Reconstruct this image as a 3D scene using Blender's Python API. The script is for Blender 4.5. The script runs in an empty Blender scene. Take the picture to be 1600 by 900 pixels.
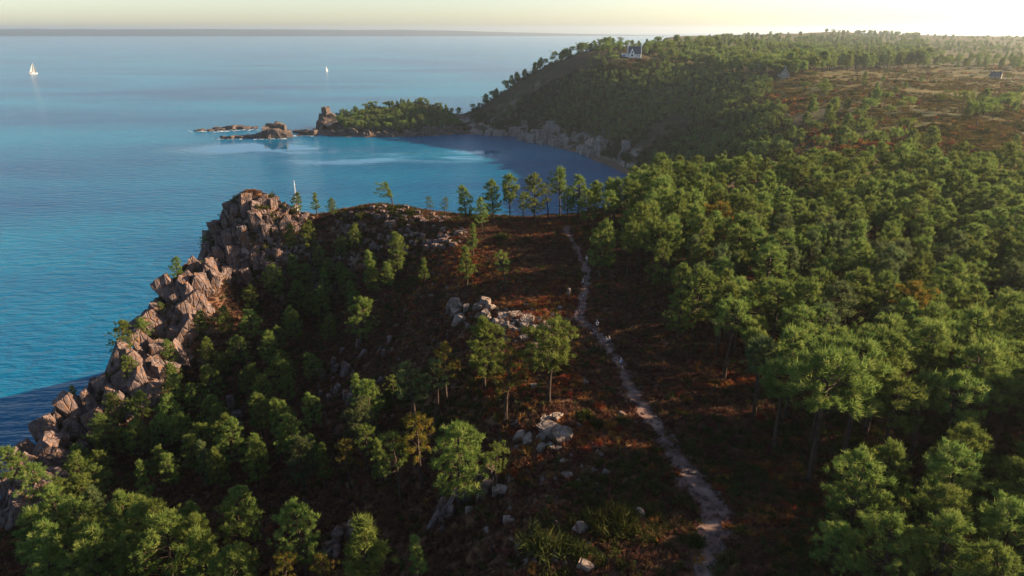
import bpy, bmesh, math, random
import numpy as np
from mathutils import Vector, Matrix

# ------------------------------------------------------------------ scene, camera, light
scene = bpy.context.scene
R = math.radians
F, PITCH, CAMZ = 1066.67, R(20.77), 106.0          # focal length in photo pixels, tilt, height above the sea
cam = bpy.data.cameras.new("Camera"); cam.lens = 24; cam.sensor_width = 36
cam.clip_start = 1; cam.clip_end = 120000
camo = bpy.data.objects.new("Camera", cam); scene.collection.objects.link(camo)
camo.location = (0, 0, CAMZ); camo.rotation_euler = (R(90) - PITCH, 0, 0)
scene.camera = camo

SUN_AZ, SUN_EL = R(79), R(20)                      # clockwise from the view direction
SUNV = Vector((math.sin(SUN_AZ)*math.cos(SUN_EL), math.cos(SUN_AZ)*math.cos(SUN_EL), math.sin(SUN_EL)))
world = bpy.data.worlds.new("World"); scene.world = world; world.use_nodes = True
wn = world.node_tree.nodes; wl = world.node_tree.links; wn.clear()
wo = wn.new("ShaderNodeOutputWorld"); bg = wn.new("ShaderNodeBackground"); sky = wn.new("ShaderNodeTexSky")
sky.sky_type = 'NISHITA'; sky.sun_disc = False; sky.sun_elevation = SUN_EL; sky.sun_rotation = SUN_AZ
sky.altitude = 50; sky.air_density = 0.76; sky.dust_density = 0.85; sky.ozone_density = 0.0
bg.inputs[1].default_value = 0.055
wl.new(sky.outputs[0], bg.inputs[0]); wl.new(bg.outputs[0], wo.inputs[0])
sl = bpy.data.lights.new("Sun", 'SUN'); sl.energy = 5.0; sl.angle = R(0.6); sl.color = (1.0, 0.74, 0.46)
so = bpy.data.objects.new("Sun", sl); scene.collection.objects.link(so)
so.rotation_euler = SUNV.to_track_quat('Z', 'Y').to_euler()
vs = scene.view_settings; vs.view_transform = 'Standard'; vs.look = 'None'; vs.exposure = 1.8; vs.gamma = 1.0
vs.use_curve_mapping = False
cy = scene.cycles
cy.max_bounces = 5; cy.diffuse_bounces = 2; cy.glossy_bounces = 2; cy.transmission_bounces = 3
cy.transparent_max_bounces = 6; cy.volume_bounces = 0; cy.caustics_reflective = False; cy.caustics_refractive = False
cy.use_denoising = True
try: cy.denoiser = 'OPENIMAGEDENOISE'
except Exception: pass
cy.sample_clamp_indirect = 4.0

# ------------------------------------------------------------------ helpers
rng = np.random.default_rng(7); random.seed(7)
COL = scene.collection

def ray(px, py):
    dy = 450.0 - py
    return np.array([px-800.0, F*math.cos(PITCH)+dy*math.sin(PITCH), dy*math.cos(PITCH)-F*math.sin(PITCH)])
def at_z(px, py, z):
    d = ray(px, py); s = (z-CAMZ)/d[2]; return d[0]*s, d[1]*s, z
def at_y(px, py, y):
    d = ray(px, py); s = y/d[1]; return d[0]*s, y, CAMZ+d[2]*s
def project(x, y, z):
    zz = z-CAMZ; c, s = math.cos(PITCH), math.sin(PITCH)
    dep = y*c - zz*s; up = y*s + zz*c
    return 800+F*x/dep, 450-F*up/dep, dep

def tag(o, label=None, cat=None, group=None, kind=None):
    if label: o["label"] = label
    if cat: o["category"] = cat
    if group: o["group"] = group
    if kind: o["kind"] = kind
    return o
def mesh_np(name, v, f, smooth=False):
    """v (n,3), f (m,k) numpy arrays with k = 3 or 4"""
    v = np.asarray(v, dtype=np.float32); f = np.asarray(f, dtype=np.int32)
    me = bpy.data.meshes.new(name); k = f.shape[1]
    me.vertices.add(len(v)); me.vertices.foreach_set("co", v.ravel())
    me.loops.add(f.size); me.loops.foreach_set("vertex_index", f.ravel())
    me.polygons.add(len(f)); me.polygons.foreach_set("loop_start", np.arange(len(f), dtype=np.int32)*k)
    if smooth: me.polygons.foreach_set("use_smooth", np.ones(len(f), dtype=bool))
    me.update(calc_edges=True); return me
def mesh_py(name, v, f, mat=None, smooth=False):
    me = bpy.data.meshes.new(name); me.from_pydata([tuple(p) for p in v], [], f); me.update()
    if mat: me.materials.append(mat)
    if smooth:
        for p in me.polygons: p.use_smooth = True
    return me
def obj(name, me, parent=None, loc=None, rot=None, scl=None):
    o = bpy.data.objects.new(name, me); COL.objects.link(o)
    if parent: o.parent = parent
    if loc is not None: o.location = loc
    if rot is not None: o.rotation_euler = rot
    if scl is not None: o.scale = scl if hasattr(scl, '__len__') else (scl,)*3
    return o

# value noise
_perm = rng.permutation(4096).astype(np.int64); _val = rng.random(4096)
def vnoise(x, y):
    xi = np.floor(x).astype(np.int64); yi = np.floor(y).astype(np.int64); fx = x-xi; fy = y-yi
    fx = fx*fx*(3-2*fx); fy = fy*fy*(3-2*fy)
    h = lambda a, b: _val[(_perm[(a & 4095)] + b*57) & 4095]
    return (h(xi, yi)*(1-fx)+h(xi+1, yi)*fx)*(1-fy) + (h(xi, yi+1)*(1-fx)+h(xi+1, yi+1)*fx)*fy
def fbm(x, y, s, octv=3):
    t = 0; a = 0.5; n = 0
    for i in range(octv):
        t = t + a*(vnoise(x/s+17.3*i, y/s-9.1*i)-0.5); n += a; a *= .5; s *= .5
    return t/n*2          # about -1..1

# materials
def mat(name, base, rough=0.9, noise=None, spec=0.2, bump=0.0, bscale=1.0):
    """base: colour or list of (pos, colour) driven by noise=(scale, detail)"""
    m = bpy.data.materials.new(name); m.use_nodes = True; nt = m.node_tree; n = nt.nodes; l = nt.links
    b = n["Principled BSDF"]; b.inputs["Roughness"].default_value = rough
    b.inputs["Specular IOR Level"].default_value = spec
    if isinstance(base, list):
        tc = n.new("ShaderNodeTexCoord"); nz = n.new("ShaderNodeTexNoise"); rp = n.new("ShaderNodeValToRGB")
        nz.inputs["Scale"].default_value = noise[0]; nz.inputs["Detail"].default_value = noise[1]
        l.new(tc.outputs["Object"], nz.inputs["Vector"]); l.new(nz.outputs["Fac"], rp.inputs[0])
        e = rp.color_ramp.elements
        while len(e) < len(base): e.new(0.5)
        for i, (p, c) in enumerate(base): e[i].position = p; e[i].color = (*c, 1)
        l.new(rp.outputs[0], b.inputs["Base Color"])
        if bump:
            bp = n.new("ShaderNodeBump"); bp.inputs["Distance"].default_value = bump; bp.inputs["Strength"].default_value = 0.8
            n2 = n.new("ShaderNodeTexNoise"); n2.inputs["Scale"].default_value = bscale; n2.inputs["Detail"].default_value = 4
            l.new(tc.outputs["Object"], n2.inputs["Vector"]); l.new(n2.outputs["Fac"], bp.inputs["Height"]); l.new(bp.outputs[0], b.inputs["Normal"])
    else: b.inputs["Base Color"].default_value = (*base, 1)
    return m

# ------------------------------------------------------------------ terrain
ctrl = []
def cz(*pts):
    for px, py, z in pts: ctrl.append(at_z(px, py, z))
def cd(*pts):
    for px, py, y in pts: ctrl.append(at_y(px, py, y))
def cw(*pts): ctrl.extend(pts)
# plateau with the trail
cz((1110,900,60),(1090,760,60),(1000,620,60),(945,540,60),(910,470,60),(900,400,60.3),(885,356,61),
   (1600,890,60),(1600,600,60),(1600,420,60),(1300,600,60),(1300,420,60),(1300,340,60.5),(1600,340,61),(1100,340,60.5),(1000,420,60),(1000,350,60.5))
cw((10,-20,60),(80,-20,60),(-60,-20,38),(-110,-20,10),(150,60,60),(220,120,61),(200,40,60))
# ridge to the crag
cz((810,352,61),(760,352,61),(700,347,61.5),(650,332,63),(600,323,64),(540,332,62.5),(480,338,61),(440,330,63),(400,321,65.5),(365,326,64.5),(340,358,59))
# bowl in front of the ridge
cz((700,430,57.5),(620,440,53),(560,440,49),(480,440,47),(390,440,47.5),(330,430,50),(800,430,60),(760,480,59.5),(720,500,57),(640,500,51),(560,520,45),(480,560,40),
   (640,580,50),(700,600,55),(600,680,49),(780,640,58.5),(860,640,60),(800,720,58.5),(720,760,54),(800,860,59),(900,860,60),(680,860,53),(580,880,49),
   (480,780,43),(400,700,38),(380,600,36),(300,600,35),(300,860,42),(200,780,35),(100,890,36),(240,700,32),(150,720,29))
# spur down to the sea on the left
cz((0,790,27),(60,705,31),(120,630,36),(200,556,43),(262,466,50),(310,410,54.5))
for p_ in ((0,790,27),(60,705,31),(120,630,36),(200,556,43),(262,466,50),(310,410,54.5),(345,358,59)):
    x_, y_, z_ = at_z(*p_); ctrl.append((x_-8, y_+3, z_-11)); ctrl.append((x_-17, y_+7, max(z_-30, 3)))
cw((-105,60,22),(-125,40,5),(-80,40,34))
# beyond the ridge the land falls to the bay
cw((-60,183,50),(-60,205,22),(-20,190,52),(-20,215,25),(10,195,52),(15,225,25),(30,215,50),(40,245,28),(-95,190,25),(62,250,50),(60,300,30),(100,260,59),(150,280,60),
   (250,300,62),(120,330,48),(90,380,25))
# headland across the bay: crest, slope, plateau
cd((725,187,790),(760,175,778),(800,160,766),(850,136,756),(900,111,750),(950,92,750),(990,87,760),(1010,79,800),(1060,69,920),(1100,62,1500),(1200,56,1900),
   (1300,50,2300),(1400,54,2300),(1500,57,2300),(1600,58,2300),
   (1300,165,420),(1400,152,430),(1550,152,430),(1600,200,310),(1400,205,300),(1280,215,330),(1400,120,600),(1600,118,620),(1400,100,850),(1600,98,850),(1400,80,1300),(1600,78,1300),(1400,64,1900),
   (1250,130,530),(1150,118,620),(1100,106,720),(1050,95,780),(1250,100,850),(1200,80,1300),(1250,64,1900),
   (1000,150,650),(900,150,706),(950,200,622),(1050,200,545),(1100,150,588),(1100,235,440),(1200,200,400),(1200,160,480),(1150,180,470),(850,180,736),(800,190,752))
cw((1400,1300,70),(900,400,68),(600,250,62),(1500,2400,85),(2600,2400,85),(1500,3300,20),(600,3300,20),(2600,3300,20))
# islet ridge
cd((500,192,788),(530,184,790),(560,181,795),(600,176,795),(630,172,795),(650,165,795),(675,173,795),(705,184,792))
C = np.array(ctrl)
OFF = 110.0
def wmap(x, y):
    y = np.maximum(y, -60); return x/(y+OFF), np.log(y+OFF)
cu, cv = wmap(C[:,0], C[:,1])
def phi(r2): return np.sqrt(r2+0.0004)
D2 = (cu[:,None]-cu[None])**2+(cv[:,None]-cv[None])**2
n = len(C); A = np.zeros((n+3, n+3)); A[:n,:n] = phi(D2)-1e-3*np.eye(n)
A[:n,n] = 1; A[:n,n+1] = cu; A[:n,n+2] = cv; A[n:,:n] = A[:n,n:].T
W = np.linalg.solve(A, np.concatenate([C[:,2], [0,0,0]]))
# coastline
coast = [at_z(*p, 0)[:2] for p in ((478,211),(492,215),(520,216.5),(580,218),(640,218.5),(700,215),(740,214),(800,217.5),(860,228),(905,240),(945,256))]
coast += [(92,520),(88,450),(72,385),(52,330),(45,300),(30,268),(0,258),(-60,252),(-112,225),(-142,185),(-150,130),(-152,90),(-150,0),(-150,-120),
          (3200,-120),(3200,3600),(560,3600),(430,2400),(200,1300),(130,1030),(100,960),(60,905),(20,872),(-15,850),(-40,828),(-60,822),(-75,832),(-110,840),(-150,840),(-190,827),(-224,803)]
CO = np.array(coast)
def sdist(x, y):
    """distance inland (negative at sea)"""
    a = CO; b = np.roll(CO, -1, 0); d = np.full(x.shape, 1e18); ins = np.zeros(x.shape, bool)
    for (ax, ay), (bx, by) in zip(a, b):
        ex, ey = bx-ax, by-ay; t = np.clip(((x-ax)*ex+(y-ay)*ey)/(ex*ex+ey*ey), 0, 1)
        d = np.minimum(d, (x-ax-t*ex)**2+(y-ay-t*ey)**2)
        c = (ay > y) != (by > y)
        if ey: ins ^= c & (x < ax+(y-ay)*ex/ey)
    return np.where(ins, 1, -1)*np.sqrt(d)
TRAIL_PX = [(1108,930),(1105,880),(1112,840),(1118,800),(1100,770),(1072,735),(1050,700),(1020,655),(990,620),(978,590),(962,560),(945,535),(925,515),(905,500),(908,480),(914,455),(916,425),(902,395),(890,375),(884,356)]
TR = np.array([at_z(px, py, 60.1)[:2] for px, py in TRAIL_PX])
def catmull(P, k=8):
    out = []
    for i in range(len(P)-1):
        p0, p1, p2, p3 = P[max(i-1,0)], P[i], P[i+1], P[min(i+2,len(P)-1)]
        for t in np.linspace(0, 1, k, endpoint=False):
            out.append(.5*((2*p1)+(p2-p0)*t+(2*p0-5*p1+4*p2-p3)*t*t+(3*p1-p0-3*p2+p3)*t**3))
    out.append(P[-1]); return np.array(out)
TRS = catmull(TR, 6)
def trail_dist(x, y):
    d = np.full(np.shape(x), 1e18)
    for a, b in zip(TRS[:-1], TRS[1:]):
        e = b-a; t = np.clip(((x-a[0])*e[0]+(y-a[1])*e[1])/(e@e), 0, 1)
        d = np.minimum(d, (x-a[0]-t*e[0])**2+(y-a[1]-t*e[1])**2)
    return np.sqrt(d)
def H(x, y):
    x = np.atleast_1d(np.asarray(x, float)); y = np.atleast_1d(np.asarray(y, float)); shp = x.shape
    x = x.ravel(); y = y.ravel(); u, v = wmap(x, y); z = np.empty(len(x))
    for s in range(0, len(x), 20000):
        sl_ = slice(s, s+20000)
        z[sl_] = phi((u[sl_,None]-cu)**2+(v[sl_,None]-cv)**2)@W[:n] + W[n]+W[n+1]*u[sl_]+W[n+2]*v[sl_]
    d = sdist(x, y) + 5*fbm(x, y, 34, 3)*np.clip((y-60)/200, .3, 1.4)
    # beach, cliff, then slope
    hm = np.where(d < 7, d*0.16, 1.1+np.clip(d-7, 0, 5)*2.0+np.clip(d-12, 0, None)*1.15)
    k = 4.0
    z = np.where(d < 0, np.minimum(d*.35, -0.05), -np.log(np.exp(-np.clip(z, -20, 400)/k)+np.exp(-hm/k))*k)
    land = np.clip(d/12, 0, 1)
    dist = np.clip((y+40)/250, .35, 6)
    z = z + land*(fbm(x, y, 26, 3)*1.1*np.sqrt(dist)+fbm(x+91, y, 6, 3)*0.35*np.clip(dist, 0, 1))
    isl = np.exp(-((x+140)/70)**4-((y-798)/38)**4)*np.clip(d/10, 0, 1)      # the islet is rugged
    z = z + isl*(5.5*fbm(x+40, y, 24, 3)+2)
    near = (y < 190) & (y > 20) & (x > -60) & (x < 80)
    if near.any():
        td = trail_dist(x[near], y[near]); z[near] -= 0.25*np.exp(-(td/1.9)**2)
    return z.reshape(shp)
# the sheet's own grid, finer near the camera; heights are read from it afterwards
GS0, GDS, GU0, GDU = math.log(12), 0.0078, -1.35, 0.0046
S_ax = np.arange(GS0, math.log(3600), GDS); Y_ax = np.exp(S_ax)-30; U_ax = np.arange(GU0, 1.42, GDU)
GX = U_ax[None]*(Y_ax[:,None]+30); GY = np.repeat(Y_ax[:,None], len(U_ax), 1); GZ = H(GX, GY)
def Hf(x, y):
    x = np.atleast_1d(np.asarray(x, float)); y = np.atleast_1d(np.asarray(y, float))
    a = np.clip((np.log(np.maximum(y+30, 12.01))-GS0)/GDS, 0, len(S_ax)-1.001); b = np.clip((x/np.maximum(y+30, 12)-GU0)/GDU, 0, len(U_ax)-1.001)
    i = a.astype(int); j = b.astype(int); a = a-i; b = b-j
    return (GZ[i,j]*(1-b)+GZ[i,j+1]*b)*(1-a)+(GZ[i+1,j]*(1-b)+GZ[i+1,j+1]*b)*a
def ground(px, py, h=0.0, tmin=30, tmax=2600):
    """world point where the sight line through photo pixel (px, py) comes down to h metres above the ground"""
    d = ray(px, py); d = d/np.linalg.norm(d)
    t = tmin*np.exp(np.linspace(0, math.log(tmax/tmin), 900)); P = d[None]*t[:,None]; P[:,2] += CAMZ
    g = Hf(P[:,0], P[:,1])+h; i = np.argmax((P[:,2] < g) & (g-h > -1))
    if i == 0: return None
    a, b = t[i-1], t[i]; p = d*((a+b)/2)
    tt = np.linspace(a, b, 24); P = d[None]*tt[:,None]; P[:,2] += CAMZ; g = Hf(P[:,0], P[:,1])+h
    j = int(np.argmax(P[:,2] < g)); p = P[j]
    return float(p[0]), float(p[1]), float(g[j]-h)
def hz(x, y): return float(Hf([x], [y])[0])
# ground sheet: finer near the camera
idx = np.arange(GX.size).reshape(GX.shape)
q = np.stack([idx[:-1,:-1], idx[:-1,1:], idx[1:,1:], idx[1:,:-1]], -1).reshape(-1, 4)
zz = GZ.ravel(); q = q[(zz[q] > -1.5).any(1)]
used = np.unique(q); rm = np.full(GX.size, -1); rm[used] = np.arange(len(used))
V = np.stack([GX.ravel(), GY.ravel(), zz], 1)[used]
me = mesh_np("ground", V, rm[q], smooth=True)

def ground_material():
    m = bpy.data.materials.new("ground"); m.use_nodes = True; nt = m.node_tree; N = nt.nodes; L = nt.links
    b = N["Principled BSDF"]; b.inputs["Roughness"].default_value = 0.95; b.inputs["Specular IOR Level"].default_value = 0.1
    tc = N.new("ShaderNodeTexCoord"); geo = N.new("ShaderNodeNewGeometry")
    sep = N.new("ShaderNodeSeparateXYZ"); L.new(geo.outputs["Position"], sep.inputs[0])
    sn = N.new("ShaderNodeSeparateXYZ"); L.new(geo.outputs["True Normal"], sn.inputs[0])
    def noise(sc, det=4, ro=0.6):
        z = N.new("ShaderNodeTexNoise"); z.inputs["Scale"].default_value = sc; z.inputs["Detail"].default_value = det
        z.inputs["Roughness"].default_value = ro; L.new(tc.outputs["Object"], z.inputs["Vector"]); return z.outputs["Fac"]
    def ramp(src, *els):
        r = N.new("ShaderNodeValToRGB"); e = r.color_ramp.elements
        while len(e) < len(els): e.new(.5)
        for i, (p, c) in enumerate(els):
            e[i].position = p; e[i].color = (*c, 1) if hasattr(c, '__len__') else (c, c, c, 1)
        L.new(src, r.inputs[0]); return r.outputs[0]
    def mix(f, a, c):
        x = N.new("ShaderNodeMix"); x.data_type = 'RGBA'; L.new(f, x.inputs[0]); L.new(a, x.inputs[6]); L.new(c, x.inputs[7]); return x.outputs[2]
    def mr(src, a, c):
        x = N.new("ShaderNodeMapRange"); x.inputs[1].default_value = a; x.inputs[2].default_value = c; L.new(src, x.inputs[0]); return x.outputs[0]
    def mul(a, c):
        x = N.new("ShaderNodeMath"); x.operation = 'MULTIPLY'; L.new(a, x.inputs[0]); L.new(c, x.inputs[1]); return x.outputs[0]
    heath = ramp(noise(0.35, 6), (.30,(.042,.025,.017)), (.46,(.088,.047,.029)), (.60,(.135,.066,.037)), (.74,(.100,.080,.034)))
    # drier golden moor far inland
    moor = ramp(noise(0.035, 8, .65), (.36,(.028,.036,.010)), (.46,(.055,.052,.014)), (.57,(.105,.078,.020)), (.68,(.060,.042,.016)))
    slope = ramp(noise(0.08, 6, .6), (.35,(.018,.022,.010)), (.5,(.040,.034,.018)), (.66,(.075,.042,.024)))
    far = mix(mul(mr(sn.outputs[2], .93, .975), mr(sep.outputs[0], 120, 190)), slope, moor)
    c = mix(mr(sep.outputs[1], 230, 300), heath, far)
    rock = ramp(noise(0.5, 8, .7), (.35,(.09,.07,.06)), (.5,(.21,.17,.15)), (.65,(.33,.28,.25)))
    steep = mr(sn.outputs[2], 0.72, 0.50)
    pat = ramp(noise(0.16, 5), (.46, 0.0), (.56, 1.0))
    c = mix(mul(steep, pat), c, rock)
    # beach and tide line
    sand = ramp(noise(0.8, 4), (.4,(.10,.062,.045)), (.6,(.19,.12,.085)))
    c = mix(mr(sep.outputs[2], 2.6, 1.4), c, sand)
    # pale cliff foot just above the beach
    foot = mul(mr(sep.outputs[2], 17, 12), mr(sep.outputs[1], 400, 450))
    fp = ramp(noise(0.09, 6, .7), (.47, 0.0), (.53, 1.0))
    lo = mr(sep.outputs[2], 1.6, 2.8)
    c = mix(mul(mul(foot, lo), fp), c, rock)
    L.new(c, b.inputs["Base Color"])
    bp = N.new("ShaderNodeBump"); bp.inputs["Distance"].default_value = 0.5; bp.inputs["Strength"].default_value = 0.7
    L.new(noise(0.9, 6, .65), bp.inputs["Height"]); L.new(bp.outputs[0], b.inputs["Normal"])
    return m
me.materials.append(ground_material())
tag(obj("ground", me), kind="structure")

# sea
def sea_material():
    m = bpy.data.materials.new("sea"); m.use_nodes = True; nt = m.node_tree; N = nt.nodes; L = nt.links
    b = N["Principled BSDF"]; b.inputs["IOR"].default_value = 1.333; b.inputs["Specular IOR Level"].default_value = 0.26
    tc = N.new("ShaderNodeTexCoord")
    def noise(scx, scy, det, off=0, ro=.55):
        mp = N.new("ShaderNodeMapping"); mp.inputs["Scale"].default_value = (scx, scy, 1); mp.inputs["Location"].default_value = (off, off, off)
        mp.inputs["Rotation"].default_value = (0, 0, R(-12))
        z = N.new("ShaderNodeTexNoise"); z.inputs["Scale"].default_value = 1; z.inputs["Detail"].default_value = det; z.inputs["Roughness"].default_value = ro
        L.new(tc.outputs["Object"], mp.inputs[0]); L.new(mp.outputs[0], z.inputs["Vector"]); return z.outputs["Fac"]
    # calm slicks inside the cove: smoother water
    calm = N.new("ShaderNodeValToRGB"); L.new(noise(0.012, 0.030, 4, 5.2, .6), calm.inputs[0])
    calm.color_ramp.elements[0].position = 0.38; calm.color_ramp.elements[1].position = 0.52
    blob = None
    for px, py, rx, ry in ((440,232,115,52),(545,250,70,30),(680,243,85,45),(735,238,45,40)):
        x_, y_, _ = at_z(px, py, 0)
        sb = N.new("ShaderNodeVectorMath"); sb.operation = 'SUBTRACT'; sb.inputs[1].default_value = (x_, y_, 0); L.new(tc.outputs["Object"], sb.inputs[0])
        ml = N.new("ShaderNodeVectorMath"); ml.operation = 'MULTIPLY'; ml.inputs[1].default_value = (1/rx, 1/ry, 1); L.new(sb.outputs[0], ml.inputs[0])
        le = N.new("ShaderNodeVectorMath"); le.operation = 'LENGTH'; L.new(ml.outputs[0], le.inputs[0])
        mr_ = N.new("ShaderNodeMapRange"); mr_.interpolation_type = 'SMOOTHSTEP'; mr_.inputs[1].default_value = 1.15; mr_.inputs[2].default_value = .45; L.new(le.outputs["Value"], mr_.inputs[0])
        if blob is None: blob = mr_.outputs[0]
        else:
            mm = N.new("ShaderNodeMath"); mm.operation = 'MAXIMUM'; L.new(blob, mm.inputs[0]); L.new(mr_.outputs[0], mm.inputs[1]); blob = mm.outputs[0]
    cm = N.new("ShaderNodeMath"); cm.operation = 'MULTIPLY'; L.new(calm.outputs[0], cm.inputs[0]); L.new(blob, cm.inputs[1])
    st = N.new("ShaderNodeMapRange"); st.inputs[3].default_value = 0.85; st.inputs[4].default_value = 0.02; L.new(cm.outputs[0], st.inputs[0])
    # waves
    a1 = noise(0.10, 0.25, 3, 0); a2 = noise(0.5, 1.1, 3, 3)
    ad = N.new("ShaderNodeMath"); ad.operation = 'MULTIPLY_ADD'; ad.inputs[1].default_value = 0.22; L.new(a2, ad.inputs[0]); L.new(a1, ad.inputs[2])
    bp = N.new("ShaderNodeBump"); bp.inputs["Distance"].default_value = 1.6; L.new(st.outputs[0], bp.inputs["Strength"])
    L.new(ad.outputs[0], bp.inputs["Height"]); L.new(bp.outputs[0], b.inputs["Normal"])
    # water body colour drifting from blue to turquoise
    cr = N.new("ShaderNodeValToRGB"); e = cr.color_ramp.elements
    e[0].position = .35; e[0].color = (.0, .048, .155, 1); e[1].position = .65; e[1].color = (.0, .145, .270, 1)
    L.new(noise(0.0022, 0.006, 5, 9), cr.inputs[0]); L.new(cr.outputs[0], b.inputs["Base Color"])
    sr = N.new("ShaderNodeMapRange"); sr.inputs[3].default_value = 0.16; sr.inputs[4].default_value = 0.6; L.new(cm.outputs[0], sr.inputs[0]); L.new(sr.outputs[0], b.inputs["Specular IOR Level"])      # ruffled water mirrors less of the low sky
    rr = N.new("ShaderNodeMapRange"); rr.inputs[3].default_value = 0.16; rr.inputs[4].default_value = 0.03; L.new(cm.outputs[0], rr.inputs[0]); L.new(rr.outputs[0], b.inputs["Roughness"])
    return m
xs = np.array([-20000,-8000,-2500,-800,-200,0,200,800,2500,8000,20000.]); ys = np.array([-3000,-500,0,150,300,600,1200,2500,6000,12000,20000.])
gx, gy = np.meshgrid(xs, ys); ii = np.arange(gx.size).reshape(gx.shape)
q = np.stack([ii[:-1,:-1], ii[:-1,1:], ii[1:,1:], ii[1:,:-1]], -1).reshape(-1, 4)
me = mesh_np("sea", np.stack([gx.ravel(), gy.ravel(), 0*gx.ravel()], 1), q)
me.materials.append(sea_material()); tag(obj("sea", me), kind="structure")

# far coast on the horizon
bx = np.linspace(-16000, 9000, 260); by = np.array([12000, 12080, 12600, 13500.])
vx, vy = np.meshgrid(bx, by); hgt = 92+30*fbm(vx, vy*0, 5200, 4)+10*fbm(vx, vy*0+40, 700, 3)
hgt = hgt*np.clip((2600-vx)/4500, .02, 1)
prof = np.array([0, .35, 1, .8])[:,None]; vz = hgt*prof-2*(prof == 0)
ii = np.arange(vx.size).reshape(vx.shape); q = np.stack([ii[:-1,:-1], ii[:-1,1:], ii[1:,1:], ii[1:,:-1]], -1).reshape(-1, 4)
me = mesh_np("far_hills", np.stack([vx.ravel(), vy.ravel(), vz.ravel()], 1), q, True)
me.materials.append(mat("far_hills", [(.4,(.018,.028,.030)), (.6,(.035,.048,.050))], noise=(0.004, 4)))
tag(obj("far_hills", me), kind="structure")
# ------------------------------------------------------------------ pines
def foliage_material(name, c0, c1, c2, trans=0.42):
    """needle colour from a per-tuft tint and a per-tree random; part of the light passes through"""
    m = bpy.data.materials.new(name); m.use_nodes = True; nt = m.node_tree; N = nt.nodes; L = nt.links; N.clear()
    ou = N.new("ShaderNodeOutputMaterial"); at = N.new("ShaderNodeAttribute"); at.attribute_name = "tint"; oi = N.new("ShaderNodeObjectInfo")
    rp = N.new("ShaderNodeValToRGB"); e = rp.color_ramp.elements; e.new(.5)
    for i, c in enumerate((c0, c1, c2)): e[i].position = (0, .55, 1)[i]; e[i].color = (*c, 1)
    md = N.new("ShaderNodeMath"); md.operation = 'MULTIPLY_ADD'; md.inputs[1].default_value = 0.55; 
    ms = N.new("ShaderNodeMath"); ms.operation = 'MULTIPLY'; ms.inputs[1].default_value = 0.45
    L.new(oi.outputs["Random"], ms.inputs[0]); L.new(at.outputs["Fac"], md.inputs[0]); L.new(ms.outputs[0], md.inputs[2]); L.new(md.outputs[0], rp.inputs[0])
    hs = N.new("ShaderNodeHueSaturation"); hm = N.new("ShaderNodeMapRange"); hm.inputs[3].default_value = .462; hm.inputs[4].default_value = .525
    L.new(oi.outputs["Random"], hm.inputs[0]); L.new(hm.outputs[0], hs.inputs["Hue"]); L.new(rp.outputs[0], hs.inputs["Color"])
    d = N.new("ShaderNodeBsdfDiffuse"); t = N.new("ShaderNodeBsdfTranslucent"); g = N.new("ShaderNodeBsdfGlossy"); g.inputs["Roughness"].default_value = .45
    g.inputs["Color"].default_value = (.8,.85,.8,1)
    mx = N.new("ShaderNodeMixShader"); mx.inputs[0].default_value = trans; m2 = N.new("ShaderNodeMixShader"); m2.inputs[0].default_value = 0.0
    L.new(hs.outputs[0], d.inputs[0]); L.new(hs.outputs[0], t.inputs[0]); L.new(d.outputs[0], mx.inputs[1]); L.new(t.outputs[0], mx.inputs[2])
    L.new(mx.outputs[0], m2.inputs[1]); L.new(g.outputs[0], m2.inputs[2]); L.new(m2.outputs[0], ou.inputs[0]); return m
NEEDLE = foliage_material("pine_needles", (.052,.092,.026), (.130,.190,.046), (.260,.285,.080))
NEEDLE_DRY = foliage_material("yellowing_needles", (.05,.07,.018), (.13,.12,.025), (.26,.13,.035))
NEEDLE_GREY = foliage_material("grey_green_needles", (.05,.08,.036), (.10,.135,.055), (.17,.19,.075))
BARK = mat("pine_bark", [(.35,(.022,.015,.012)), (.65,(.07,.045,.034))], noise=(1.6, 5), bump=.03, bscale=4)

def tube(pts, rad, k=5):
    """tapered tube through pts"""
    pts = np.asarray(pts, float); m = len(pts); v = []; f = []
    for i in range(m):
        t = pts[min(i+1, m-1)]-pts[max(i-1, 0)]; t = t/(np.linalg.norm(t)+1e-9)
        a = np.cross(t, (0, 1, 0.13)) if abs(t[1]) < .9 else np.cross(t, (1, 0, 0)); a /= np.linalg.norm(a); b = np.cross(t, a)
        for j in range(k):
            an = 2*math.pi*j/k; v.append(pts[i]+rad[i]*(math.cos(an)*a+math.sin(an)*b))
    for i in range(m-1):
        for j in range(k): f.append((i*k+j, i*k+(j+1)%k, (i+1)*k+(j+1)%k, (i+1)*k+j))
    return np.array(v), np.array(f)
def join(parts):
    V = []; Fc = []; o = 0
    for v, f in parts: V.append(v); Fc.append(np.asarray(f)+o); o += len(v)
    return np.concatenate(V), np.concatenate(Fc)

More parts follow.
